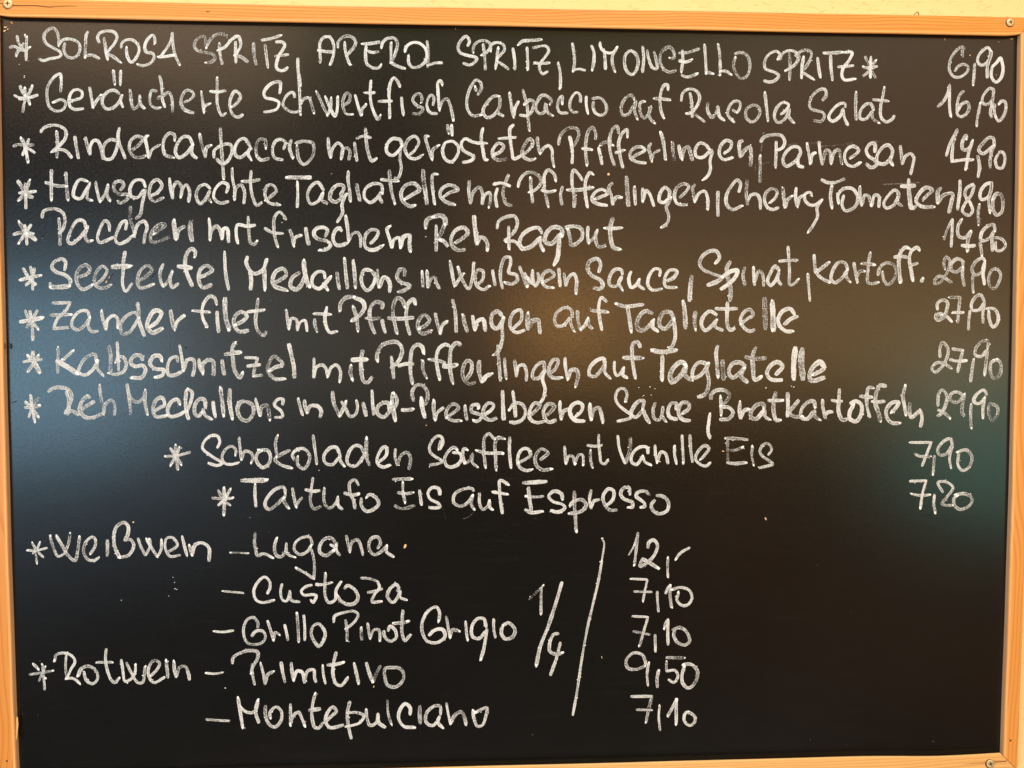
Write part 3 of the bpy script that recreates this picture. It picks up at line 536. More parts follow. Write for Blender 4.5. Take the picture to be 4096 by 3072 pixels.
word|17:2860,1055 2878,1030 2865,1005 2840,1005 2810,1025 2798,1055 2815,1080 2850,1095 2892,1110;19:2892,1108 2870,1125 2828,1142;19:2922,1045 2908,1070 2912,1115 2922,1155 2920,1205;19:2888,1108 2925,1085 2950,1082 2940,1110 2915,1135 2882,1158;15:2980,1068 2972,1100 2980,1142;15:3014,1068 3015,1105 3018,1142;15:3018,1130 3035,1085 3050,1095 3055,1145;15:3118,1080 3100,1065 3080,1095 3070,1125 3082,1142 3100,1125 3115,1090;15:3115,1085 3112,1120 3125,1140;15:3152,985 3155,1030 3158,1090 3160,1140 3180,1132 3195,1115;15:3115,1045 3150,1042 3192,1040
comma|15:3231,1095 3235,1150 3240,1205
word|15:3256,1018 3259,1060 3262,1092;17:3318,1048 3290,1070 3268,1092 3290,1115 3320,1130;15:3392,1080 3380,1052 3355,1050 3330,1085 3325,1120 3340,1130 3370,1110 3390,1080;15:3388,1080 3385,1105 3402,1130;15:3415,1050 3422,1090 3430,1132;15:3425,1110 3440,1085 3462,1085;15:3482,1008 3475,1045 3472,1085 3472,1130 3490,1135 3515,1128;17:3446,1055 3470,1054 3501,1060;15:3512,1100 3520,1070 3545,1052 3575,1060 3585,1090 3570,1125 3550,1138 3535,1120 3530,1085;18:3635,992 3620,990 3600,1015 3595,1050 3598,1090 3602,1132;17:3576,1029 3605,1025 3632,1030;17:3678,1002 3670,990 3645,1005 3638,1040 3645,1085 3652,1125;15:3635,1060 3655,1058 3672,1052
full_stop|20:3692,1112 3685,1128
price|15:3780,1078 3775,1050 3785,1028 3798,1040 3795,1075 3780,1105 3760,1130 3740,1135 3740,1120 3755,1105 3775,1110 3808,1132;15:3852,1070 3850,1045 3830,1035 3805,1055 3805,1080 3825,1088 3850,1068;15:3852,1068 3850,1105 3858,1145;15:3892,1100 3890,1135 3894,1172;15:3940,1045 3930,1032 3900,1050 3888,1080 3900,1100 3925,1090 3940,1045;15:3940,1045 3932,1090 3938,1138;15:3995,1075 3970,1078 3955,1110 3958,1140 3975,1155 3995,1130 4002,1095 3990,1078
#7
asterisk|15:100,1240 112,1270 130,1290 155,1318;15:150,1240 130,1275 105,1312;20:78,1288 125,1280 170,1271;15:119,1242 128,1290 131,1362
word|15:208,1212 245,1212 282,1210 282,1210 265,1240 230,1275 215,1310;17:200,1260 240,1260 285,1258;15:212,1315 245,1312 275,1310;15:358,1270 350,1245 320,1245 292,1275 288,1305 310,1320 340,1300 360,1270;15:360,1270 352,1300 365,1325 392,1325;15:405,1242 412,1280 425,1320;15:425,1315 430,1280 455,1262 470,1275 471,1315;15:555,1270 540,1250 505,1265 482,1300 490,1335 515,1330 545,1290 555,1270;19:550,1210 555,1245 555,1280 565,1310 578,1345;20:598,1310 630,1285 645,1250 620,1242 595,1275 590,1310 610,1330 652,1312;19:682,1240 688,1280 698,1320;18:698,1315 710,1285 738,1260;15:868,1220 858,1192 840,1185 820,1205 808,1240 812,1275 830,1310;15:770,1242 805,1246 840,1248;17:868,1245 870,1285 875,1330;20:900,1190 900,1240 905,1280 918,1320;18:940,1300 970,1285 988,1265 965,1248 940,1265 935,1295 955,1325 995,1322;15:1032,1195 1028,1230 1022,1280 1030,1320 1055,1342 1065,1325;15:988,1248 1020,1244 1058,1240
word|15:1145,1240 1150,1275 1156,1318;15:1156,1315 1165,1275 1185,1278 1190,1322;15:1190,1322 1200,1290 1220,1282 1228,1325;15:1258,1275 1260,1300 1270,1330;15:1308,1230 1300,1265 1305,1305 1320,1330 1348,1325;15:1255,1255 1290,1256 1325,1258
word|18:1360,1245 1362,1215 1385,1190 1420,1188;20:1415,1190 1450,1205 1458,1230 1440,1260 1405,1285;17:1412,1225 1425,1265 1432,1325;18:1528,1235 1530,1215 1505,1208 1485,1225 1478,1260 1485,1300 1500,1335;15:1460,1272 1490,1275 1522,1272;17:1528,1278 1532,1300 1542,1332;18:1620,1230 1608,1200 1590,1192 1575,1215 1572,1260 1580,1300 1588,1335;17:1662,1218 1655,1198 1635,1210 1625,1250 1628,1295 1640,1340;17:1550,1272 1600,1275 1655,1270;17:1675,1315 1705,1300 1718,1280 1698,1260 1675,1280 1672,1315 1690,1335 1725,1322;15:1740,1252 1750,1295 1762,1338;17:1760,1335 1770,1300 1790,1285;15:1810,1198 1820,1240 1825,1330;17:1852,1258 1858,1290 1870,1328;18:1890,1262 1895,1295 1900,1322;18:1900,1322 1910,1285 1932,1278 1942,1325;17:2010,1265 1990,1245 1968,1260 1968,1300 1985,1315 2005,1290 2015,1270;17:2015,1268 2008,1300 2010,1350 2002,1385 1985,1415 1972,1420;15:2052,1315 2085,1280 2082,1240 2055,1250 2040,1285 2045,1315 2065,1330 2100,1320;18:2112,1250 2110,1285 2112,1320;18:2112,1318 2130,1285 2152,1280 2158,1310 2160,1335
word|15:2290,1270 2285,1240 2260,1230 2228,1250 2218,1280 2230,1305 2255,1300 2280,1270;15:2280,1272 2285,1300 2298,1328;15:2310,1242 2312,1280 2322,1320;15:2322,1320 2340,1300 2352,1272;15:2352,1272 2355,1300 2370,1315;15:2428,1208 2405,1190 2395,1225 2398,1270 2408,1322;18:2362,1242 2400,1245 2432,1248
word|18:2462,1215 2500,1225 2575,1218;18:2510,1225 2518,1275 2525,1328;19:2612,1255 2580,1245 2555,1270 2548,1305 2562,1322 2595,1305 2615,1280;19:2612,1280 2612,1310 2632,1325;19:2698,1280 2680,1250 2655,1250 2638,1280 2640,1305 2660,1315 2685,1290 2695,1275;17:2695,1280 2700,1320 2700,1355 2685,1388 2672,1390;20:2732,1202 2738,1240 2742,1315;19:2782,1245 2778,1280 2782,1320;19:2868,1260 2840,1245 2815,1265 2805,1295 2820,1322 2845,1305 2868,1278;19:2865,1280 2860,1305 2892,1322;17:2910,1208 2908,1260 2910,1300 2922,1320 2940,1312;15:2860,1234 2900,1236 2950,1234;15:2962,1295 2990,1275 3012,1260 3000,1238 2975,1250 2962,1280 2975,1310 3000,1325 3020,1318;21:3058,1190 3060,1250 3062,1318;25:3089,1202 3092,1265 3094,1325;18:3135,1300 3165,1275 3192,1265;18:3180,1260 3160,1235 3130,1245 3112,1280 3120,1305 3145,1325 3172,1325
price|15:3750,1240 3750,1215 3770,1200 3790,1210 3785,1245 3775,1270 3750,1280 3742,1265 3755,1255 3785,1265 3808,1288;15:3740,1255 3750,1260 3770,1260;15:3795,1190 3840,1189 3840,1189 3835,1240 3830,1292;15:3810,1250 3855,1250;15:3880,1242 3876,1280 3874,1320;15:3938,1205 3922,1178 3900,1190 3885,1220 3890,1240 3915,1240 3938,1210;15:3938,1205 3932,1250 3932,1292;15:3942,1235 3975,1235 3992,1260 3988,1295 3972,1308 3958,1280 3955,1245
#8
word|17:2650,1420 2649,1470 2648,1522;20:2605,1400 2645,1408 2708,1400;21:2745,1460 2725,1448 2695,1470 2680,1505 2688,1528 2720,1505 2745,1465;20:2745,1465 2740,1500 2770,1522;20:2830,1455 2795,1450 2772,1480 2772,1510 2795,1505 2820,1480 2835,1450;19:2825,1475 2835,1520 2830,1560 2815,1580 2790,1588;18:2872,1382 2865,1405 2868,1460 2872,1510;22:2890,1440 2892,1480 2895,1520;19:2982,1465 2960,1450 2930,1455 2915,1490 2930,1510 2955,1495 2978,1470;20:2980,1468 2965,1505 2992,1530;19:3025,1388 3012,1415 3012,1470 3020,1520 3048,1505;20:2980,1428 3020,1435 3065,1432;20:3102,1500 3130,1465 3110,1448 3080,1465 3068,1495 3085,1518 3130,1520;25:3182,1388 3175,1450 3175,1518;27:3210,1392 3205,1430 3212,1520;20:3250,1500 3280,1485 3300,1472;23:3300,1472 3280,1448 3255,1465 3238,1500 3245,1522 3300,1510
price|15:3760,1430 3760,1390 3772,1370 3792,1395 3788,1430 3770,1465 3740,1488 3728,1475 3745,1452 3770,1452 3808,1475;15:3808,1395 3852,1402;15:3852,1402 3840,1445 3830,1490;15:3798,1438 3830,1445 3868,1442;15:3895,1435 3888,1480 3882,1528;15:3950,1395 3952,1365 3932,1365 3905,1390 3902,1420 3925,1425 3948,1400;15:3950,1395 3945,1445 3938,1500;15:3990,1438 3965,1450 3962,1485 3972,1512 3995,1505 4005,1470 3995,1442 3975,1440
asterisk|20:132,1405 132,1440 145,1465 160,1492;15:110,1420 130,1445 150,1460;15:155,1420 138,1450 110,1488;15:92,1448 125,1442 168,1438
word|15:232,1388 232,1435 230,1495;15:295,1400 265,1428 250,1442;23:225,1442 265,1465 310,1495;15:385,1445 380,1418 350,1425 322,1460 315,1490 340,1500 370,1480 388,1450;15:392,1440 388,1470 415,1505;19:436,1382 442,1425 442,1490;15:469,1368 472,1425 475,1485;15:432,1492 465,1498 495,1485 505,1460 495,1430 475,1428 462,1450;19:570,1442 565,1425 540,1422 522,1450 540,1465 570,1462 582,1480 565,1510 525,1510;19:648,1445 640,1425 615,1425 600,1455 620,1475 655,1480 650,1500 620,1510;17:710,1450 708,1428 682,1435 670,1470 675,1500 700,1500 730,1485;15:718,1380 725,1420 735,1485;17:735,1480 750,1440 772,1438 778,1470 770,1505;15:795,1435 800,1470 812,1495;19:812,1495 810,1460 830,1440 852,1445 855,1475 855,1502;18:888,1440 892,1470 898,1500;18:942,1368 930,1390 932,1440 940,1485 960,1510 972,1488;22:898,1418 930,1412 965,1409;15:978,1430 1030,1432 1030,1432 1020,1470 1012,1505;18:988,1465 1042,1458;15:1012,1505 1050,1500;17:1075,1485 1100,1470 1130,1458 1118,1440 1095,1425 1075,1455 1072,1485 1100,1515 1140,1515;20:1155,1375 1165,1420 1175,1465 1178,1512
word|15:1256,1432 1256,1470 1255,1512;15:1256,1508 1265,1470 1290,1460 1305,1480 1310,1508;15:1310,1508 1325,1470 1345,1460 1362,1485 1358,1530;19:1405,1460 1402,1490 1410,1520;18:1452,1400 1445,1430 1445,1480 1455,1525 1470,1530 1489,1508;22:1405,1440 1435,1438 1470,1438
word|19:1510,1445 1508,1420 1525,1385 1555,1370 1590,1370 1608,1395 1602,1430 1580,1460 1562,1472;15:1565,1425 1570,1465 1575,1515;19:1695,1415 1688,1388 1670,1378 1650,1395 1642,1440 1642,1485 1650,1535;17:1592,1465 1620,1456 1655,1456;15:1692,1442 1692,1480 1708,1515;17:1800,1385 1780,1378 1755,1395 1745,1435 1750,1475 1760,1520;18:1845,1380 1825,1372 1805,1395 1800,1445 1802,1490 1812,1535;18:1715,1438 1750,1442 1782,1452;22:1770,1465 1800,1465 1830,1458;17:1860,1522 1885,1485 1885,1450 1870,1442 1850,1480 1855,1515 1875,1535 1902,1530;20:1918,1442 1915,1480 1928,1530;20:1930,1525 1945,1505 1968,1495;15:1990,1380 1995,1440 2002,1525;15:2018,1432 2020,1470 2025,1515;15:2058,1440 2062,1470 2065,1508;15:2065,1505 2075,1465 2095,1460 2105,1485 2105,1525;17:2178,1475 2175,1450 2155,1455 2132,1485 2132,1512 2155,1512 2175,1485;17:2180,1475 2170,1515 2180,1555 2172,1595 2160,1612;17:2200,1495 2225,1470 2232,1440 2215,1438 2198,1465 2195,1495 2215,1512 2248,1510;15:2260,1430 2262,1470 2270,1515;18:2272,1515 2285,1480 2305,1480 2312,1500 2302,1548
word|17:2420,1460 2415,1435 2390,1440 2360,1470 2358,1500 2380,1505 2405,1480 2420,1455;15:2422,1455 2420,1490 2442,1515;15:2458,1445 2458,1485 2468,1502 2485,1490 2495,1470;15:2495,1470 2492,1500 2510,1512;17:2562,1390 2550,1368 2532,1375 2528,1415 2532,1460 2542,1515;22:2492,1430 2530,1432 2572,1432
#9
price|15:3752,1625 3755,1575 3770,1560 3788,1585 3782,1620 3765,1655 3748,1665;15:3750,1640 3770,1645 3802,1675;15:3850,1580 3830,1568 3805,1575 3802,1600 3825,1610 3850,1590 3858,1575;15:3858,1580 3850,1620 3850,1658 3860,1658;15:3885,1615 3882,1660 3885,1715;15:3948,1580 3935,1560 3905,1580 3895,1605 3915,1615 3940,1590;15:3940,1585 3932,1630 3932,1675;15:3982,1620 3960,1615 3955,1655 3970,1682 3988,1660 3990,1630 3970,1615
asterisk|15:122,1580 130,1640 140,1690;15:155,1590 132,1620 115,1670;15:100,1605 125,1630 155,1670;18:98,1630 130,1628 162,1622
word|17:192,1568 215,1552 245,1550 275,1560 288,1585 278,1620 270,1660;15:265,1565 275,1600 270,1640 258,1655;17:260,1645 290,1645 315,1660;17:320,1645 345,1625 378,1605;17:360,1592 350,1585 325,1610 320,1645 340,1668 370,1670 410,1655;15:398,1540 402,1580 410,1620 415,1660;15:415,1655 420,1620 445,1600 458,1615 458,1660
word|15:508,1535 515,1585 524,1655;15:510,1555 525,1595 550,1608 570,1595 582,1558;15:582,1558 580,1605 590,1660;17:618,1645 640,1630 658,1620 648,1590 625,1600 612,1635 622,1665 655,1665 670,1660;17:720,1618 710,1598 688,1605 670,1640 680,1665 715,1660 740,1645;18:745,1560 742,1610 748,1655 755,1678;15:750,1555 768,1570 762,1610 748,1645;17:822,1635 818,1600 800,1595 780,1620 780,1655 795,1665 810,1645;17:810,1635 820,1660 848,1678;17:852,1605 855,1635 862,1670;19:882,1550 888,1600 895,1665;18:920,1555 918,1605 930,1678;18:982,1605 960,1610 950,1640 965,1675 990,1682 1012,1655 1010,1620 982,1605;15:1022,1595 1030,1625 1040,1665;17:1040,1665 1045,1630 1065,1620 1075,1645 1080,1680;15:1130,1620 1132,1598 1110,1598 1098,1620 1125,1645 1130,1665 1098,1670
word|15:1192,1592 1200,1625 1210,1660;17:1218,1600 1220,1625 1228,1652;17:1228,1652 1240,1625 1270,1625 1285,1645 1280,1670
word|18:1330,1565 1335,1610 1358,1665;17:1358,1665 1370,1640 1385,1605;15:1365,1605 1385,1640 1400,1665 1420,1660 1430,1630 1425,1600;18:1452,1610 1458,1635 1465,1665;15:1488,1560 1490,1605 1495,1660;18:1555,1640 1555,1615 1535,1610 1510,1630 1510,1655 1535,1668 1560,1640 1565,1610;19:1572,1570 1568,1610 1575,1650 1582,1685;17:1575,1570 1588,1600 1575,1640
dash|18:1605,1640 1630,1640 1655,1636
word|17:1655,1605 1648,1570 1665,1542 1690,1542 1710,1570 1705,1610 1690,1625;20:1685,1590 1690,1635 1700,1672;17:1735,1600 1735,1640 1742,1682;17:1742,1680 1750,1650 1775,1630;15:1785,1670 1815,1650 1835,1630 1815,1615 1790,1635 1785,1665 1810,1682 1845,1682;17:1860,1620 1862,1650 1868,1680;17:1915,1635 1912,1620 1890,1622 1885,1645 1910,1655 1928,1665 1910,1685 1892,1682;17:1935,1660 1965,1640 1975,1620 1955,1612 1935,1635 1935,1665 1960,1680 1988,1672;19:2010,1562 2012,1620 2015,1680;17:2051,1565 2058,1615 2062,1668;17:2038,1640 2055,1615 2085,1615 2102,1645 2092,1675 2065,1690 2038,1688;17:2118,1665 2145,1640 2160,1620 2140,1612 2120,1640 2120,1675 2145,1690 2180,1685;17:2182,1665 2205,1645 2218,1625 2195,1615 2175,1640 2178,1670 2195,1688 2225,1680;15:2240,1605 2240,1640 2245,1680;17:2245,1678 2255,1645 2275,1635;17:2300,1668 2325,1645 2330,1620 2310,1610 2285,1625 2280,1655 2300,1680 2340,1685;17:2360,1615 2360,1645 2365,1680;17:2365,1680 2375,1640 2395,1630 2405,1655 2412,1690
word|15:2500,1610 2508,1575 2495,1555 2475,1558 2462,1590 2475,1620 2505,1645 2525,1660 2520,1672 2495,1680 2468,1685;17:2570,1635 2575,1605 2555,1605 2530,1635 2525,1660 2545,1668 2570,1640;17:2572,1635 2580,1660 2598,1692;17:2622,1610 2612,1640 2618,1675 2635,1680 2650,1650 2652,1625;15:2652,1625 2650,1665 2665,1688;17:2705,1640 2705,1615 2688,1612 2672,1645 2682,1670 2710,1678;17:2728,1655 2755,1635 2755,1615 2730,1610 2715,1635 2718,1665 2735,1680 2762,1682
comma|17:2840,1652 2835,1690 2832,1725 2840,1755
word|17:2844,1598 2845,1578 2865,1562 2900,1562 2918,1580 2905,1605 2882,1625;15:2882,1585 2884,1625 2885,1662;17:2882,1628 2915,1630 2932,1650 2915,1675 2878,1678;17:2960,1605 2958,1640 2962,1675;18:2962,1675 2975,1645 2995,1635;19:3055,1640 3055,1618 3030,1618 3005,1645 3005,1670 3025,1675 3045,1655 3058,1640;15:3060,1640 3060,1665 3080,1680;19:3104,1568 3095,1605 3095,1650 3105,1680 3125,1680;18:3072,1602 3100,1602 3130,1601;19:3150,1570 3152,1610 3150,1668;18:3195,1600 3175,1625 3152,1648;18:3152,1652 3175,1665 3210,1668;18:3260,1630 3255,1605 3230,1610 3205,1640 3205,1670 3230,1675 3255,1645;17:3258,1640 3260,1665 3280,1680;15:3290,1598 3292,1630 3302,1675;18:3302,1660 3312,1648 3332,1648;17:3358,1555 3355,1605 3355,1650 3370,1680 3390,1675;15:3325,1600 3345,1605 3370,1605;18:3400,1615 3425,1605 3445,1620 3445,1655 3425,1685 3400,1675 3400,1645 3415,1620;17:3495,1552 3475,1550 3468,1575 3468,1625 3480,1670;17:3438,1585 3465,1588 3490,1588;18:3545,1545 3520,1542 3505,1570 3502,1615 3515,1655 3522,1688;17:3485,1605 3510,1608 3540,1605;17:3565,1650 3585,1630 3595,1610 3570,1610 3545,1640 3550,1675 3570,1692 3600,1692;17:3622,1540 3612,1585 3618,1625 3625,1662;17:3640,1610 3638,1645 3645,1670 3665,1655 3680,1640;17:3680,1638 3688,1670 3682,1708
#10
asterisk|17:702,1778 705,1825 711,1880;15:680,1792 705,1825 725,1860;15:718,1790 702,1825 682,1862;15:658,1826 710,1822 762,1808
word|15:868,1792 879,1770 870,1745 845,1742 818,1765 810,1792 840,1820 880,1845 890,1852 870,1862 832,1852;15:942,1822 942,1798 925,1785 900,1800 888,1830 898,1852 925,1858 955,1850;15:956,1748 960,1790 965,1840;15:965,1840 980,1805 1002,1810 1012,1828 1005,1852;17:1050,1802 1032,1810 1025,1840 1050,1870 1075,1855 1082,1825 1070,1802 1035,1800;15:1112,1740 1102,1765 1105,1805 1108,1830;18:1160,1800 1125,1818 1100,1838 1125,1860 1165,1872;17:1178,1842 1170,1820 1185,1800 1215,1795 1238,1820 1232,1855 1215,1875 1192,1860 1190,1825;15:1252,1740 1258,1785 1268,1858;17:1358,1815 1345,1790 1320,1792 1295,1825 1302,1852 1330,1858 1355,1830;18:1360,1815 1360,1840 1378,1865;17:1460,1820 1440,1785 1415,1785 1390,1825 1392,1855 1420,1865 1445,1840 1462,1810;18:1466,1750 1465,1795 1468,1835 1478,1862;17:1515,1850 1545,1820 1545,1790 1535,1788 1515,1815 1508,1850 1530,1868 1562,1860;15:1582,1795 1580,1825 1590,1862;17:1590,1860 1605,1820 1630,1810 1642,1835 1635,1878
word|15:1755,1798 1762,1762;15:1760,1798 1772,1765 1762,1745 1740,1750 1718,1785 1722,1810 1760,1838 1772,1845 1755,1854 1718,1860;17:1830,1800 1815,1790 1790,1810 1778,1840 1790,1865 1820,1865 1845,1840 1840,1815 1810,1810;17:1870,1800 1855,1795 1852,1825 1860,1855;17:1860,1855 1880,1840 1890,1815 1890,1815 1890,1850 1912,1870;17:2020,1755 1990,1752 1980,1775 1982,1820 1984,1882;17:1980,1760 1955,1735 1938,1750 1935,1795 1942,1870;18:1905,1802 1950,1812 2012,1812;17:2039,1748 2038,1805 2044,1872;17:2072,1852 2105,1835 2122,1820 2110,1795 2085,1800 2070,1840 2080,1870 2105,1882 2128,1878;19:2160,1840 2180,1825 2192,1812 2165,1795 2142,1825 2145,1860 2170,1880 2208,1875
word|15:2258,1785 2261,1820 2264,1858;15:2264,1855 2275,1825 2290,1825 2299,1855;15:2299,1855 2315,1820 2330,1820 2334,1860;15:2362,1802 2362,1835 2370,1872;15:2395,1738 2395,1780 2400,1820 2405,1850 2420,1855 2432,1838;15:2348,1781 2375,1785 2408,1782
word|15:2471,1742 2478,1795 2500,1855;19:2522,1750 2520,1795 2502,1855;17:2592,1815 2588,1790 2560,1788 2530,1815 2525,1845 2545,1858 2565,1835 2572,1820;15:2572,1825 2580,1848 2605,1860;15:2620,1780 2622,1815 2629,1850;17:2629,1848 2645,1808 2662,1815 2672,1855;15.2:2698,1782 2699,1820 2706,1856;15.2:2728,1740 2731,1796 2734,1853;15.2:2760,1739 2762,1791 2770,1850;16.3:2801,1839 2820,1818 2836,1793 2820,1782 2796,1801 2782,1834 2798,1856 2823,1864 2842,1850
word|16.3:2900,1753 2948,1754 2992,1759;17.4:2911,1761 2910,1799 2911,1850;16.3:2910,1797 2939,1801 2972,1788;17.4:2907,1850 2934,1854 2987,1850;15.2:3010,1784 3007,1820 3015,1861;15.2:3072,1820 3086,1801 3080,1780 3061,1774 3040,1799 3045,1820 3075,1842 3091,1856 3070,1864 3036,1872
price|15:3640,1770 3725,1770 3725,1770 3705,1820 3688,1865;15:3658,1815 3680,1825 3725,1825;15:3738,1822 3735,1860 3732,1900;15:3810,1780 3800,1755 3775,1765 3750,1800 3760,1820 3785,1815 3810,1780 3810,1780 3798,1830 3805,1875;17:3830,1808 3865,1800 3888,1830 3875,1870 3850,1882 3832,1860 3835,1815
#11
price|15:3638,1925 3705,1922 3705,1922 3690,1975 3682,2032;15:3645,1975 3680,1982 3720,1979;15:3738,1978 3735,2015 3742,2052;15:3772,1970 3752,1930 3785,1928 3812,1950 3790,1985 3768,2015 3790,2022 3812,2020;17:3820,1980 3860,1975 3888,1995 3880,2020 3840,2038 3818,2020 3815,1995 3830,1980
smear|12:3060,2070 3065,2080
asterisk|18:896,1950 898,2000 895,2062;15:872,1960 895,2000 922,2022;15:922,1955 900,1995 872,2022;15:848,1992 895,1995 930,1992
word|22:964,1922 1015,1922 1068,1920;15:1020,1938 1020,1980 1024,2028;17:1142,1975 1135,1950 1105,1955 1070,1990 1060,2020 1075,2038 1105,2020 1135,1990;17:1142,1978 1135,2000 1155,2035;15:1170,1952 1175,1985 1185,2030;17:1185,2025 1195,2005 1209,1990;15:1252,1910 1245,1960 1242,2005 1255,2035 1285,2025;17:1220,1958 1250,1965 1280,1962;15:1298,1952 1295,1995 1305,2025 1320,2032 1345,2010 1352,1985;17:1352,1990 1352,2020 1370,2038;17:1435,1942 1420,1920 1400,1930 1400,1970 1415,2005 1420,2035;19:1375,1972 1410,1980 1438,1975;17:1465,1990 1480,1978 1505,1992 1515,2015 1490,2040 1465,2045 1445,2020 1445,1992
word|18:1570,1918 1610,1916 1648,1915;15:1612,1930 1612,1970 1621,2010;17:1590,1970 1620,1975 1655,1970;17:1578,2022 1605,2035 1660,2022;17:1678,1960 1682,1990 1686,2020;17:1760,1980 1755,1955 1730,1950 1712,1970 1720,1995 1755,2015 1758,2028 1735,2032 1715,2030
word|17:1895,1965 1890,1955 1860,1955 1820,1975 1815,2010 1845,2025 1875,2005 1892,1980;17:1890,1982 1885,2015 1898,2040;15:1918,1972 1918,2010 1930,2038 1950,2025 1958,2000;17:1958,2002 1960,2030 1972,2040;17:2035,1938 2000,1922 1998,1960 2002,2005 2010,2055;17:1970,1968 2000,1972 2030,1978
word|19:2090,1932 2140,1929 2188,1926;19:2114,1948 2118,1995 2125,2040;17:2105,1985 2140,1988 2175,1985;19:2100,2038 2125,2050 2170,2045;17:2250,2000 2245,1975 2215,1965 2195,1985 2210,2005 2250,2018 2260,2030 2235,2048 2202,2042;18:2298,1965 2298,2020 2302,2080 2305,2128;18:2278,2025 2295,2005 2330,2000 2345,2020 2325,2045 2275,2055;17:2365,1960 2358,1995 2365,2035;17:2365,2030 2375,2005 2398,1998;18:2420,2025 2450,2000 2455,1965 2435,1955 2412,1985 2420,2020 2440,2040 2468,2040;17:2520,1980 2515,1950 2495,1952 2482,1975 2495,1995 2530,2010 2530,2028 2512,2030;17:2600,1980 2580,1965 2550,1970 2545,1985 2575,2010 2580,2025 2560,2030;19:2625,1982 2650,1985 2672,2005 2670,2040 2640,2055 2615,2045 2605,2020 2620,2000
smear|2.5:1850,2075 1870,2070 1900,2045;2.5:2118,2095 2130,2078 2152,2072;2.5:1770,2030 1785,2082
#12
asterisk|12:130,2170 140,2200 148,2255;12:160,2169 148,2195 130,2215;13:108,2201 145,2202 189,2191;14:135,2180 150,2205 174,2230
word|15:200,2142 210,2180 232,2225 255,2215 275,2170 280,2130;17:225,2142 250,2185 275,2225 300,2242 310,2210 318,2145;15:360,2218 380,2185 380,2155 368,2148 342,2170 335,2210 355,2240 380,2240 398,2228;19:429,2160 430,2190 429,2225;19:498,2162 512,2135 512,2105 495,2090 468,2105 455,2145 460,2190 478,2230;17:495,2162 520,2158 535,2180 515,2220 475,2230;15:552,2152 565,2190 582,2222;15:582,2222 600,2185 600,2155;15:585,2155 608,2195 630,2228;15:630,2228 645,2195 646,2158;15:665,2210 695,2195 710,2180 690,2150 665,2155 662,2195 680,2225 722,2220;17:728,2145 738,2185 748,2222;17:758,2180 762,2200 769,2222;17:769,2222 780,2180 810,2172 835,2190 836,2245
dash|10:919,2212 955,2211 992,2214
word|15:1021,2130 1018,2170 1028,2225;15:1030,2225 1055,2215 1092,2232;17:1108,2150 1098,2185 1102,2215 1120,2228 1140,2210 1146,2172;15:1145,2175 1150,2215 1180,2230;15:1250,2180 1240,2150 1215,2148 1182,2170 1178,2200 1200,2218 1230,2205 1245,2180;15:1242,2188 1252,2220 1258,2260 1255,2315;15:1255,2315 1225,2295 1182,2270;17:1345,2180 1330,2155 1305,2152 1280,2180 1280,2210 1305,2222 1335,2200;16:1320,2178 1340,2190 1335,2205;15:1348,2170 1345,2200 1360,2222;15:1385,2142 1392,2175 1400,2210;15:1400,2210 1408,2170 1430,2158 1445,2190 1452,2222;17:1510,2195 1522,2170 1510,2148 1485,2155 1475,2190 1495,2218 1520,2210 1548,2182;18:1548,2182 1545,2205 1575,2228
smear|3:1620,2180 1620,2190
price|10:2515,2220 2535,2185 2552,2130;15:2552,2130 2545,2195 2538,2260;17:2592,2192 2595,2170 2615,2160 2630,2180 2620,2215 2590,2250 2560,2265 2570,2235;22:2568,2235 2600,2252 2635,2275;14:2672,2230 2670,2270 2672,2310;14:2702,2239 2722,2212 2760,2190
#13
dash|11:889,2364 930,2368 974,2372
word|15:1069,2375 1080,2350 1078,2325 1058,2308 1030,2330 1015,2365 1025,2400 1050,2410 1098,2400;15:1129,2335 1122,2365 1130,2400 1145,2405 1155,2385 1159,2362;15:1159,2362 1165,2400 1200,2408;15:1249,2340 1225,2345 1205,2365 1215,2380 1250,2378 1265,2382 1252,2410 1242,2398;15:1302,2292 1300,2335 1300,2380 1315,2410 1340,2400 1345,2360 1365,2325;15:1262,2338 1295,2338 1329,2329;18:1378,2355 1390,2342 1420,2360 1432,2390 1420,2412 1395,2418 1365,2405 1348,2380;15:1442,2312 1475,2314 1510,2325;15:1510,2325 1518,2350 1500,2375 1488,2400 1490,2408 1528,2405;15:1470,2370 1500,2365 1530,2355;17:1588,2365 1595,2352 1585,2338 1560,2355 1550,2385 1570,2410 1590,2390 1600,2362;15:1602,2362 1602,2390 1628,2400
price|12:2522,2315 2590,2318;13:2590,2318 2580,2360 2572,2405;12:2535,2366 2608,2368;12:2629,2365 2630,2405 2634,2448;15:2662,2375 2670,2355 2681,2338;14:2681,2338 2680,2380 2686,2430;15:2685,2360 2720,2350 2755,2360 2768,2390 2750,2420 2725,2420 2708,2400 2715,2370
#14
dash|13:855,2525 890,2528 935,2522
word|15:1030,2512 1032,2492 1012,2470 990,2478 976,2505 976,2545 991,2572 1018,2578 1048,2570 1062,2548 1052,2525 1025,2524 1006,2545;15:1070,2482 1082,2520 1095,2562;17:1095,2558 1100,2530 1120,2540;14:1138,2498 1145,2525 1152,2562;15:1188,2452 1192,2505 1195,2568;15:1215,2460 1219,2510 1219,2562;17:1288,2508 1275,2495 1252,2505 1245,2535 1260,2570 1275,2585 1295,2560 1300,2530 1285,2502
word|15:1335,2490 1338,2465 1370,2452 1415,2445 1432,2458 1420,2485 1380,2518;15:1382,2480 1388,2520 1388,2565;17:1445,2508 1445,2535 1448,2560;15:1470,2492 1475,2525 1480,2555;15:1480,2555 1495,2520 1515,2520 1520,2565;17:1535,2522 1538,2545 1560,2565 1585,2550 1580,2520 1560,2505 1552,2525;17:1612,2440 1608,2485 1608,2530 1620,2562 1642,2538;17:1570,2494 1605,2491 1635,2486
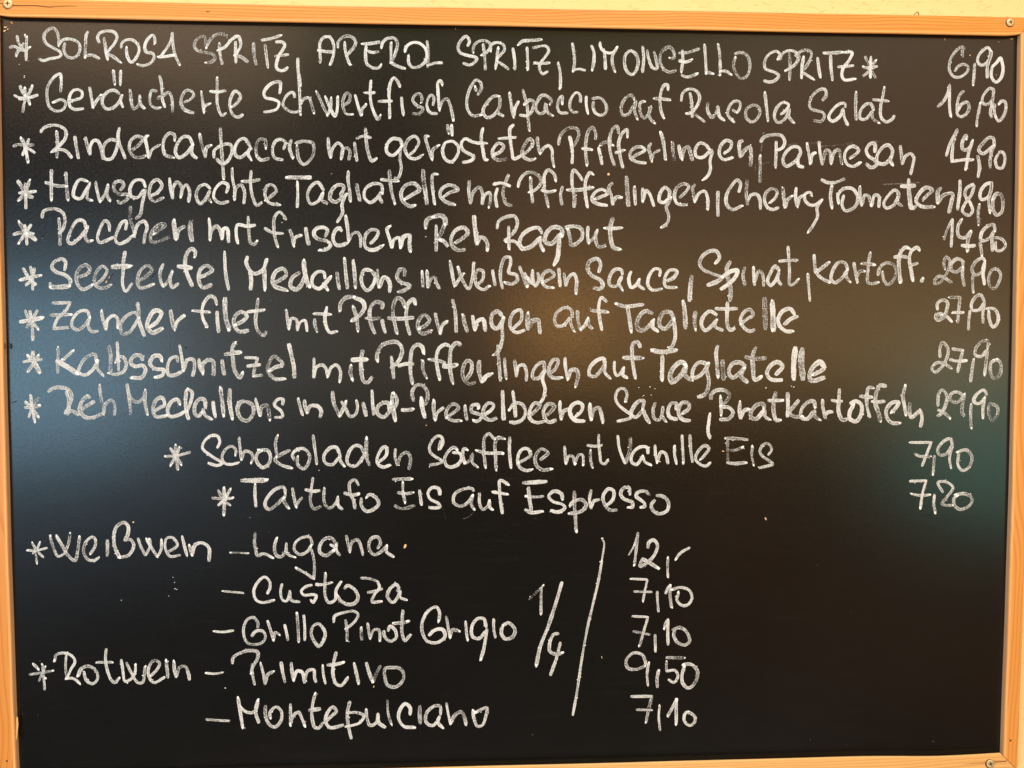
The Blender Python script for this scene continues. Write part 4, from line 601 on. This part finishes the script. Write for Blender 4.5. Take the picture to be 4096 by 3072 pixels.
word|17:1755,2485 1758,2450 1745,2428 1715,2442 1690,2485 1690,2530 1710,2565 1750,2570 1780,2545 1770,2518 1740,2520 1715,2542;15:1785,2465 1792,2505 1800,2552;17:1800,2550 1810,2520 1839,2525;14:1862,2485 1865,2520 1870,2560;17:1945,2510 1935,2475 1910,2475 1888,2505 1890,2545 1915,2555 1942,2525;17:1948,2515 1942,2555 1935,2595 1922,2640;15:1975,2475 1975,2515 1982,2552;18:2010,2502 2035,2492 2060,2520 2050,2548 2020,2555 2005,2530 2012,2500
fraction|11:2115,2400 2150,2365 2175,2340;14:2165,2348 2164,2405 2164,2458;19:2248,2328 2230,2390 2195,2500 2160,2590 2145,2662;17:2235,2534 2215,2538 2198,2575 2200,2605 2225,2618 2252,2610;16:2242,2568 2225,2635 2201,2702
slash|9:2406,2152 2416,2170 2408,2240;13:2408,2240 2390,2340 2350,2510 2325,2650 2310,2755 2291,2862
price|12:2528,2465 2592,2468;14:2592,2468 2575,2525 2558,2585;12:2532,2525 2600,2539;15:2620,2538 2622,2608;17:2658,2515 2662,2495 2672,2478;17:2672,2478 2671,2525 2672,2580;16:2688,2520 2720,2510 2748,2530 2758,2565 2740,2580 2710,2570 2695,2540 2700,2520
#15
price|16:2585,2660 2570,2620 2535,2612 2505,2640 2510,2670 2540,2678 2580,2665;14:2595,2650 2588,2695 2592,2742;16:2635,2680 2628,2715 2630,2750;16:2664,2631 2740,2631;14:2666,2645 2665,2685;14:2665,2685 2700,2682 2712,2705 2695,2730 2675,2718;17:2732,2658 2765,2658 2790,2685 2780,2730 2755,2752 2732,2735 2728,2700 2738,2665
asterisk|15:132,2655 155,2678;12:168,2655 175,2710 179,2760;11:182,2665 168,2695 155,2725;14:116,2698 160,2692 210,2684;15:165,2700 182,2715
word|15:219,2645 225,2620 255,2612 285,2622 300,2645 285,2675 268,2710 262,2718;15:265,2620 262,2665 268,2715;15:265,2712 295,2715 320,2735;17:312,2705 325,2675 355,2665 385,2685 390,2715 370,2735 345,2720 335,2685;15:425,2595 422,2635 428,2675 445,2720 460,2730 478,2710;14:385,2650 420,2649 452,2649;15:485,2638 492,2685 500,2725 525,2715 540,2690 542,2660;15:505,2650 525,2690 550,2730 570,2730 580,2665;15:602,2705 630,2675 638,2652 615,2642 595,2670 595,2705 615,2730 660,2708;17:665,2642 668,2675 672,2712;17:695,2645 698,2680 705,2710;17:705,2708 718,2670 740,2665 752,2690 758,2720
dash|12:822,2692 860,2695 891,2690
word|17:930,2655 932,2632 965,2610 1005,2602 1030,2608 1030,2635 1010,2670 1005,2695;15:1008,2655 1010,2695 1019,2740;15:1042,2652 1052,2690 1060,2738;17:1060,2735 1070,2700 1095,2685;19:1124,2648 1130,2685 1140,2730;17:1165,2650 1168,2685 1174,2720;17:1174,2720 1188,2685 1208,2688 1218,2732;17:1218,2732 1230,2685 1255,2680 1258,2710 1264,2730;15:1290,2662 1294,2700 1302,2735;17:1345,2608 1335,2650 1332,2700 1345,2735 1365,2742 1392,2710;20:1308,2660 1340,2658 1375,2650;17:1416,2652 1425,2690 1435,2735;17:1465,2650 1478,2695 1492,2730;17:1492,2728 1508,2690 1522,2662;17:1585,2670 1540,2675 1540,2710 1550,2740 1580,2748 1610,2725 1615,2695 1600,2675 1580,2668
#16
price|15:2522,2786 2610,2785;15:2608,2785 2595,2835 2584,2890;12:2545,2839 2609,2840;12:2639,2820 2635,2865 2640,2922;16:2670,2865 2690,2830 2705,2798;17:2705,2798 2705,2845 2705,2898;16:2750,2845 2778,2865 2780,2885 2760,2902 2738,2885 2740,2855 2755,2845
dash|13:822,2878 870,2881 919,2884
word|17:952,2790 960,2840 971,2912;15:955,2820 980,2845 1010,2850 1028,2830 1032,2800;18:1032,2800 1022,2845 1035,2892;17:1062,2822 1062,2860 1075,2895 1100,2908 1125,2880 1125,2845 1105,2828 1080,2850 1082,2875;15:1162,2815 1162,2860 1162,2902;17:1162,2895 1175,2860 1195,2850 1208,2875 1220,2905;17:1261,2775 1250,2820 1248,2870 1260,2910 1275,2912 1292,2890;22:1235,2842 1282,2835;17:1295,2892 1325,2865 1345,2845 1332,2828 1310,2850 1302,2885 1320,2910 1375,2900;17:1400,2805 1390,2850 1392,2895 1405,2955;14:1385,2852 1425,2850 1455,2862 1440,2890 1380,2908;17:1465,2835 1468,2870 1480,2902 1505,2890 1512,2852;19:1512,2855 1515,2890 1542,2910;14:1550,2800 1552,2850 1565,2898;17:1640,2860 1640,2830 1620,2815 1598,2845 1595,2875 1615,2905 1660,2910;19:1679,2822 1679,2860 1681,2895;17:1762,2860 1760,2825 1735,2825 1705,2855 1705,2890 1730,2902 1755,2880;20:1758,2865 1752,2890 1772,2912;15:1786,2812 1792,2850 1802,2895;17:1802,2895 1820,2860 1845,2848 1858,2870 1864,2902;17:1892,2840 1895,2870 1910,2905 1930,2900 1942,2870 1948,2832 1920,2840 1900,2852"""

def smooth_path(p, step):
    p = [np.array(q, float) for q in p]
    out = []; runs = [[p[0]]]
    for q in p[1:]:
        if np.allclose(q, runs[-1][-1]): runs.append([q])
        else: runs[-1].append(q)
    for r in runs:
        if len(r) < 2: continue
        e = [2*r[0]-r[1]] + r + [2*r[-1]-r[-2]]
        for i in range(1, len(e)-2):
            a, b, c, d = e[i-1:i+3]
            n = max(2, int(np.linalg.norm(c-b) / step))
            # centripetal Catmull-Rom keeps tight turns free of loops
            t0 = 0; t1 = t0 + max(np.linalg.norm(b-a), 1e-3)**.5; t2 = t1 + max(np.linalg.norm(c-b), 1e-3)**.5; t3 = t2 + max(np.linalg.norm(d-c), 1e-3)**.5
            for k in range(n):
                t_ = t1 + (t2-t1)*k/n
                A1 = (t1-t_)/(t1-t0)*a+(t_-t0)/(t1-t0)*b; A2 = (t2-t_)/(t2-t1)*b+(t_-t1)/(t2-t1)*c; A3 = (t3-t_)/(t3-t2)*c+(t_-t2)/(t3-t2)*d
                B1 = (t2-t_)/(t2-t0)*A1+(t_-t0)/(t2-t0)*A2; B2 = (t3-t_)/(t3-t1)*A2+(t_-t1)/(t3-t1)*A3
                out.append((t2-t_)/(t2-t1)*B1+(t_-t1)/(t2-t1)*B2)
        out.append(r[-1])
    o2 = [out[0]]
    for q in out[1:]:
        if np.linalg.norm(q-o2[-1]) > 0.6: o2.append(q)
    return np.array(o2)

zc = [0]
def write(name, strokes, m, line, is_smear=False):
    vs, fs, uv, ld = [], [], [], []
    bv, bf = [], []
    for wd, pts in strokes:
        if len(pts) < 2: continue
        P = smooth_path(pts, 4.0)
        if len(P) < 2: continue
        n = len(P)
        T = np.gradient(P, axis=0); T /= np.linalg.norm(T, axis=1)[:, None] + 1e-9
        Nn = np.stack([-T[:, 1], T[:, 0]], 1)
        seg = np.r_[0, np.cumsum(np.linalg.norm(np.diff(P, axis=0), axis=1))]
        zc[0] = (zc[0] + 1) % 40
        lift = 0.00006 + zc[0] * 0.000006
        dens = rng.normal(0, 0.045)
        # thickness of the line wanders; ragged, not perfectly round ends
        low = np.interp(seg, np.linspace(0, seg[-1] + 1, max(3, int(seg[-1]/40)+2)), rng.normal(0, 1, max(3, int(seg[-1]/40)+2)))
        half = wd * WK * LK[0] * (1 + 0.09*low)[:, None] * np.array([1, 1])[None] * 0.5
        half = half * (1 + rng.normal(0, 0.055, (n, 2)))
        endt = np.minimum(seg, seg[-1]-seg) / (wd*0.5)
        half *= np.sqrt(np.clip(0.42 + endt*0.6, 0, 1))[:, None]
        # extend ends half a nib
        P2 = P.copy(); P2[0] -= T[0]*wd*0.08; P2[-1] += T[-1]*wd*0.08
        u0 = rng.uniform(0, 50); b = len(vs)
        loads = np.interp(seg, np.linspace(0, seg[-1] + 1, max(3, int(seg[-1]/60)+2)), rng.normal(0, 0.06, max(3, int(seg[-1]/60)+2))) + dens
        for i in range(n):
            for j, q in enumerate((-1, -0.5, 0.5, 1)):
                hw = half[i, 0 if q < 0 else 1] * q
                p = P2[i] + Nn[i]*hw
                vs.append(to(p[0], p[1], lift + (0.00012 if abs(q) < 1 else 0)))
                uv.append((u0 + seg[i]*0.0003, q)); ld.append(loads[i])
        for i in range(n-1):
            for j in range(3):
                a = b + i*4 + j; fs.append((a, a+1, a+5, a+4))
        if is_smear: continue
        # thick beads where the marker was set down and lifted
        for e, pr in ((0, 0.40), (n-1, 0.55)):
            if rng.random() < pr:
                r = wd * rng.uniform(0.20, 0.40)
                c = P2[e] + T[e]*(r*0.5 if e == 0 else -r*0.5) + rng.normal(0, 1.0, 2)
                ang0 = math.atan2(T[e][1], T[e][0]); b2 = len(bv)
                for k in range(9):
                    a = 2*math.pi*k/9; rr = r*rng.uniform(.7, 1.15); st_ = rng.uniform(1.0, 1.5)
                    dx, dy = rr*st_*math.cos(a), rr*.85*math.sin(a)
                    bv.append(to(c[0]+dx*math.cos(ang0)-dy*math.sin(ang0), c[1]+dx*math.sin(ang0)+dy*math.cos(ang0), lift+0.00005))
                bv.append(to(c[0], c[1], lift + 0.0005))
                bf += [(b2+k, b2+(k+1) % 9, b2+9) for k in range(9)]
        for _ in range(int(seg[-1]/70 * rng.uniform(0.2, 1.6))):
            i = rng.integers(0, n); sd = rng.choice([-1, 1]); r = rng.uniform(1.2, 3.0)
            c = P2[i] + Nn[i]*sd*wd*rng.uniform(.2, .55); b2 = len(bv)
            for k in range(5):
                a = 2*math.pi*k/5 + i; bv.append(to(c[0]+r*math.cos(a), c[1]+r*math.sin(a)*rng.uniform(.5, 1.2), lift+0.00005))
            bv.append(to(c[0], c[1], lift + 0.0004))
            bf += [(b2+k, b2+(k+1) % 5, b2+5) for k in range(5)]
    if not vs: return
    # beads belong to the word's own mesh (second material slot)
    k = len(vs)
    o = link(name, vs + bv, fs + [tuple(k+i for i in q) for q in bf], m, line, uv + [(0, 0)]*len(bv), ld + [0.5]*len(bv))
    o.data.materials.append(M_blob)
    mi = np.zeros(len(o.data.polygons), np.int32); mi[len(fs):] = 1
    o.data.polygons.foreach_set('material_index', mi)
    bm = bmesh.new(); bm.from_mesh(o.data)
    for f_ in bm.faces:
        if f_.normal.y > 0: f_.normal_flip()
    bm.to_mesh(o.data); bm.free()
    return o
WK = 0.84
LK = [1.0]              # the first two lines are written with a lighter hand
LINE_LABELS = {1: 'first line, in capitals, drinks with three comma-parted names, 6,90', 2: 'line reading Geräucherte Schwertfisch Carpaccio auf Rucola Salat, 16,90',
 3: 'line reading Rindercarpaccio mit gerösteten Pfifferlingen, Parmesan, 14,90', 4: 'line reading Hausgemachte Tagliatelle mit Pfifferlingen, Cherry Tomaten, 18,90',
 5: 'line reading Paccheri mit frischem Reh Ragout, 14,90', 6: 'line reading Seeteufel Medaillons in Weißwein Sauce, Spinat, kartoff., 29,90',
 7: 'line reading Zander filet mit Pfifferlingen auf Tagliatelle, 27,90', 8: 'line reading Kalbsschnitzel mit Pfifferlingen auf Tagliatelle, 27,90',
 9: 'line reading Reh Medaillons in Wild-Preiselbeeren Sauce, Bratkartoffeln, 29,90', 10: 'line reading Schokoladen Soufflee mit Vanille Eis, 7,90',
 11: 'line reading Tartufo Eis auf Espresso, 7,20', 12: 'line reading Weißwein, Lugana, 12,-', 13: 'line reading Custoza, 7,10',
 14: 'line reading Grillo Pinot Grigio, 1/4, 7,10', 15: 'line reading Rotwein, Primitivo, 9,50', 16: 'line reading Montepulciano, 7,10'}
NAMES = {'word': 'chalk_word', 'asterisk': 'chalk_asterisk', 'comma': 'chalk_comma', 'price': 'chalk_price', 'smear': 'chalk_smear',
         'dash': 'chalk_dash', 'full_stop': 'chalk_full_stop', 'fraction': 'chalk_fraction', 'slash': 'chalk_slash'}
line = None
for row in INK.strip().split('\n'):
    if row[0] == '#':
        line = bpy.data.objects.new('menu_line', None); C.objects.link(line); line.parent = root
        line['label'] = LINE_LABELS[int(row[1:])]
        LK[0] = 0.92 if int(row[1:]) <= 2 else (0.88 if int(row[1:]) >= 10 else 1.0)
        continue
    kind, body = row.split('|')
    st = []
    for s in body.split(';'):
        a, b = s.split(':')
        st.append((float(a), [tuple(float(c) for c in q.split(',')) for q in b.split()]))
    if kind == 'smear':
        for one in st: write('chalk_smear', [one], M_smear, line, True)
    else: write(NAMES[kind], st, M_chalk, line)
print('camera', tuple(round(c, 3) for c in cam.location), 'distance', round(CAMD, 3))
